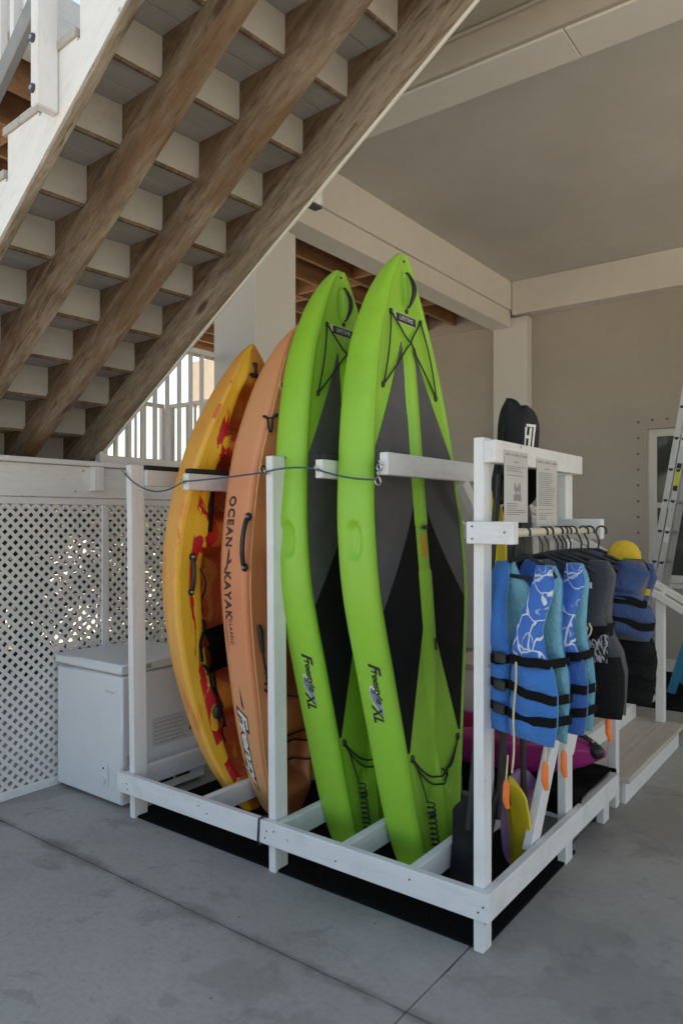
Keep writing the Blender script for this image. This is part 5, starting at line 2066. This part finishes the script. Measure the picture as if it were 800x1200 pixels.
sl_ = thing('step_ladder', 'blue fibreglass step ladder standing at the right edge by the wall', 'ladder', (-1.3, 7.6, 0))
apex = Vector((-1.12, 7.6, 1.75))
for y in (7.36, 7.84):
    for x0 in (-1.64, -0.62):
        a = Vector((x0, y, 0.009))
        b = Vector((apex.x + (0.03 if x0 > -1 else -0.03), 7.6 + (y - 7.6) * 0.6, apex.z))
        MB().beam(a, b, 0.03, 0.075, up=(1, 0, 0.2)).build('leg', M['blue_fibre'], sl_)
for k in range(1, 6):
    t_ = k / 6
    x = -1.64 + (apex.x - 0.03 + 1.64) * t_
    hy = 0.24 * (1 - 0.4 * t_) - 0.018
    mb = MB()
    mb.box((x - 0.035, 7.6 - hy, 0.009 + 1.74 * t_ - 0.012), (x + 0.04, 7.6 + hy, 0.009 + 1.74 * t_ + 0.012))
    mb.build('step', M['alu'], sl_)
mb = MB()
mb.box((apex.x - 0.1, 7.42, 1.752), (apex.x + 0.1, 7.78, 1.80), 0.01)
mb.build('top_cap', M['blue_fibre'], sl_)
mb = MB()
mb.box((-2.2, 6.72, 0.0006), (0.6, 8.38, 0.0085), 0.002)
tag(mb.build('floor_mat', M['mat']), 'dark floor mat on the concrete below the ladders', 'mat')

# ------------------------------------------------------------------ outside: a neighbour and bushes beyond the rails
nb = thing('neighbour_house', 'peach coloured house corner glimpsed beyond the guard rail', 'building', (-22, 17, -0.16))
mb = MB()
mb.box((-27.3, 25.0, -0.16), (-21, 33, 7.2))
mb.build('lower_wall', M['white_plain'], nb)
mb = MB()
mb.box((-27.8, 24.5, 7.21), (-21, 33, 9.4))
mb.build('upper_wall', M['neigh'], nb)


def bush(label, x, y, h, r, n, seed):
    rnd = random.Random(seed)
    t = thing('bush', label, 'bush', (x, y, -0.16), 'bushes outside beyond the lattice')
    m = MB()
    for k in range(6):
        a = rnd.uniform(0, 6.28)
        m.tube([(x, y, -0.16), (x + 0.4 * r * math.cos(a), y + 0.4 * r * math.sin(a), h * 0.5), (x + 0.8 * r * math.cos(a), y + 0.8 * r * math.sin(a), h * 0.9)], [0.03, 0.02, 0.008], 5)
    m.build('stems', M['joist'], t)
    m = MB()
    for k in range(n):
        a, u = rnd.uniform(0, 6.28), rnd.random() ** 0.5
        zz = rnd.uniform(0.05, 1)
        rr = r * u * math.sin(math.pi * min(0.97, 0.25 + 0.72 * zz))
        p = Vector((x + rr * math.cos(a), y + rr * math.sin(a), -0.16 + zz * h))
        d = Vector((rnd.uniform(-1, 1), rnd.uniform(-1, 1), rnd.uniform(-0.3, 1))).normalized()
        s = d.orthogonal().normalized() * 0.035
        L_ = rnd.uniform(0.1, 0.2)
        q = [m.bm.verts.new(v) for v in (p, p + d * L_ * 0.5 + s, p + d * L_, p + d * L_ * 0.5 - s)]
        m.bm.faces.new(q)
    tag(m.build('foliage', M['leaf'], t), kind='stuff')


bush('green bush outside whose top shows over the landing edge', -10.2, 5.3, 2.45, 0.8, 1500, 3)
mb = MB()
mb.box((-9.5, -2, -0.158), (-4.4, 12, -0.13))
tag(mb.build('planting_bed', M['soil']), kind='structure')


def hedge(label, x, y0, y1, h, seed):  # leafy screen added to keep the lattice holes dark
    rnd = random.Random(seed)
    t = thing('hedge', label, 'hedge', (x, (y0 + y1) / 2, -0.13), 'hedge pieces added outside behind the lattice')
    m = MB()
    for k in range(int((y1 - y0) / 0.22)):
        y = y0 + 0.1 + 0.22 * k
        m.tube([(x, y, -0.13), (x + rnd.uniform(-.1, .1), y + rnd.uniform(-.1, .1), h * 0.5), (x + rnd.uniform(-.2, .2), y + rnd.uniform(-.15, .15), h * 0.95)], [0.02, 0.014, 0.006], 5)
    tag(m.build('stems', M['joist'], t), kind='stuff')
    m = MB()
    for k in range(int(2600 * (y1 - y0))):
        p = Vector((x + rnd.gauss(0, 0.22), rnd.uniform(y0, y1), -0.1 + rnd.random() ** 0.8 * h))
        if mnoise.noise(p * 1.9 + Vector((seed, 0, 0))) > 0.33:
            continue
        d = Vector((rnd.uniform(-1, 1), rnd.uniform(-1, 1), rnd.uniform(-0.5, 0.9))).normalized()
        s_ = d.orthogonal().normalized() * 0.03
        L_ = rnd.uniform(0.06, 0.12)
        m.bm.faces.new([m.bm.verts.new(v) for v in (p, p + d * L_ * 0.5 + s_, p + d * L_, p + d * L_ * 0.5 - s_)])
    tag(m.build('foliage', M['leaf'], t), kind='stuff')


hedge('dark hedge added behind the left part of the lattice to hide sunlit ground', -7.3, 0.6, 4.4, 2.0, 11)
hedge('dark hedge added behind the right part of the lattice to hide sunlit ground', -7.9, 4.5, 9.2, 2.0, 23)
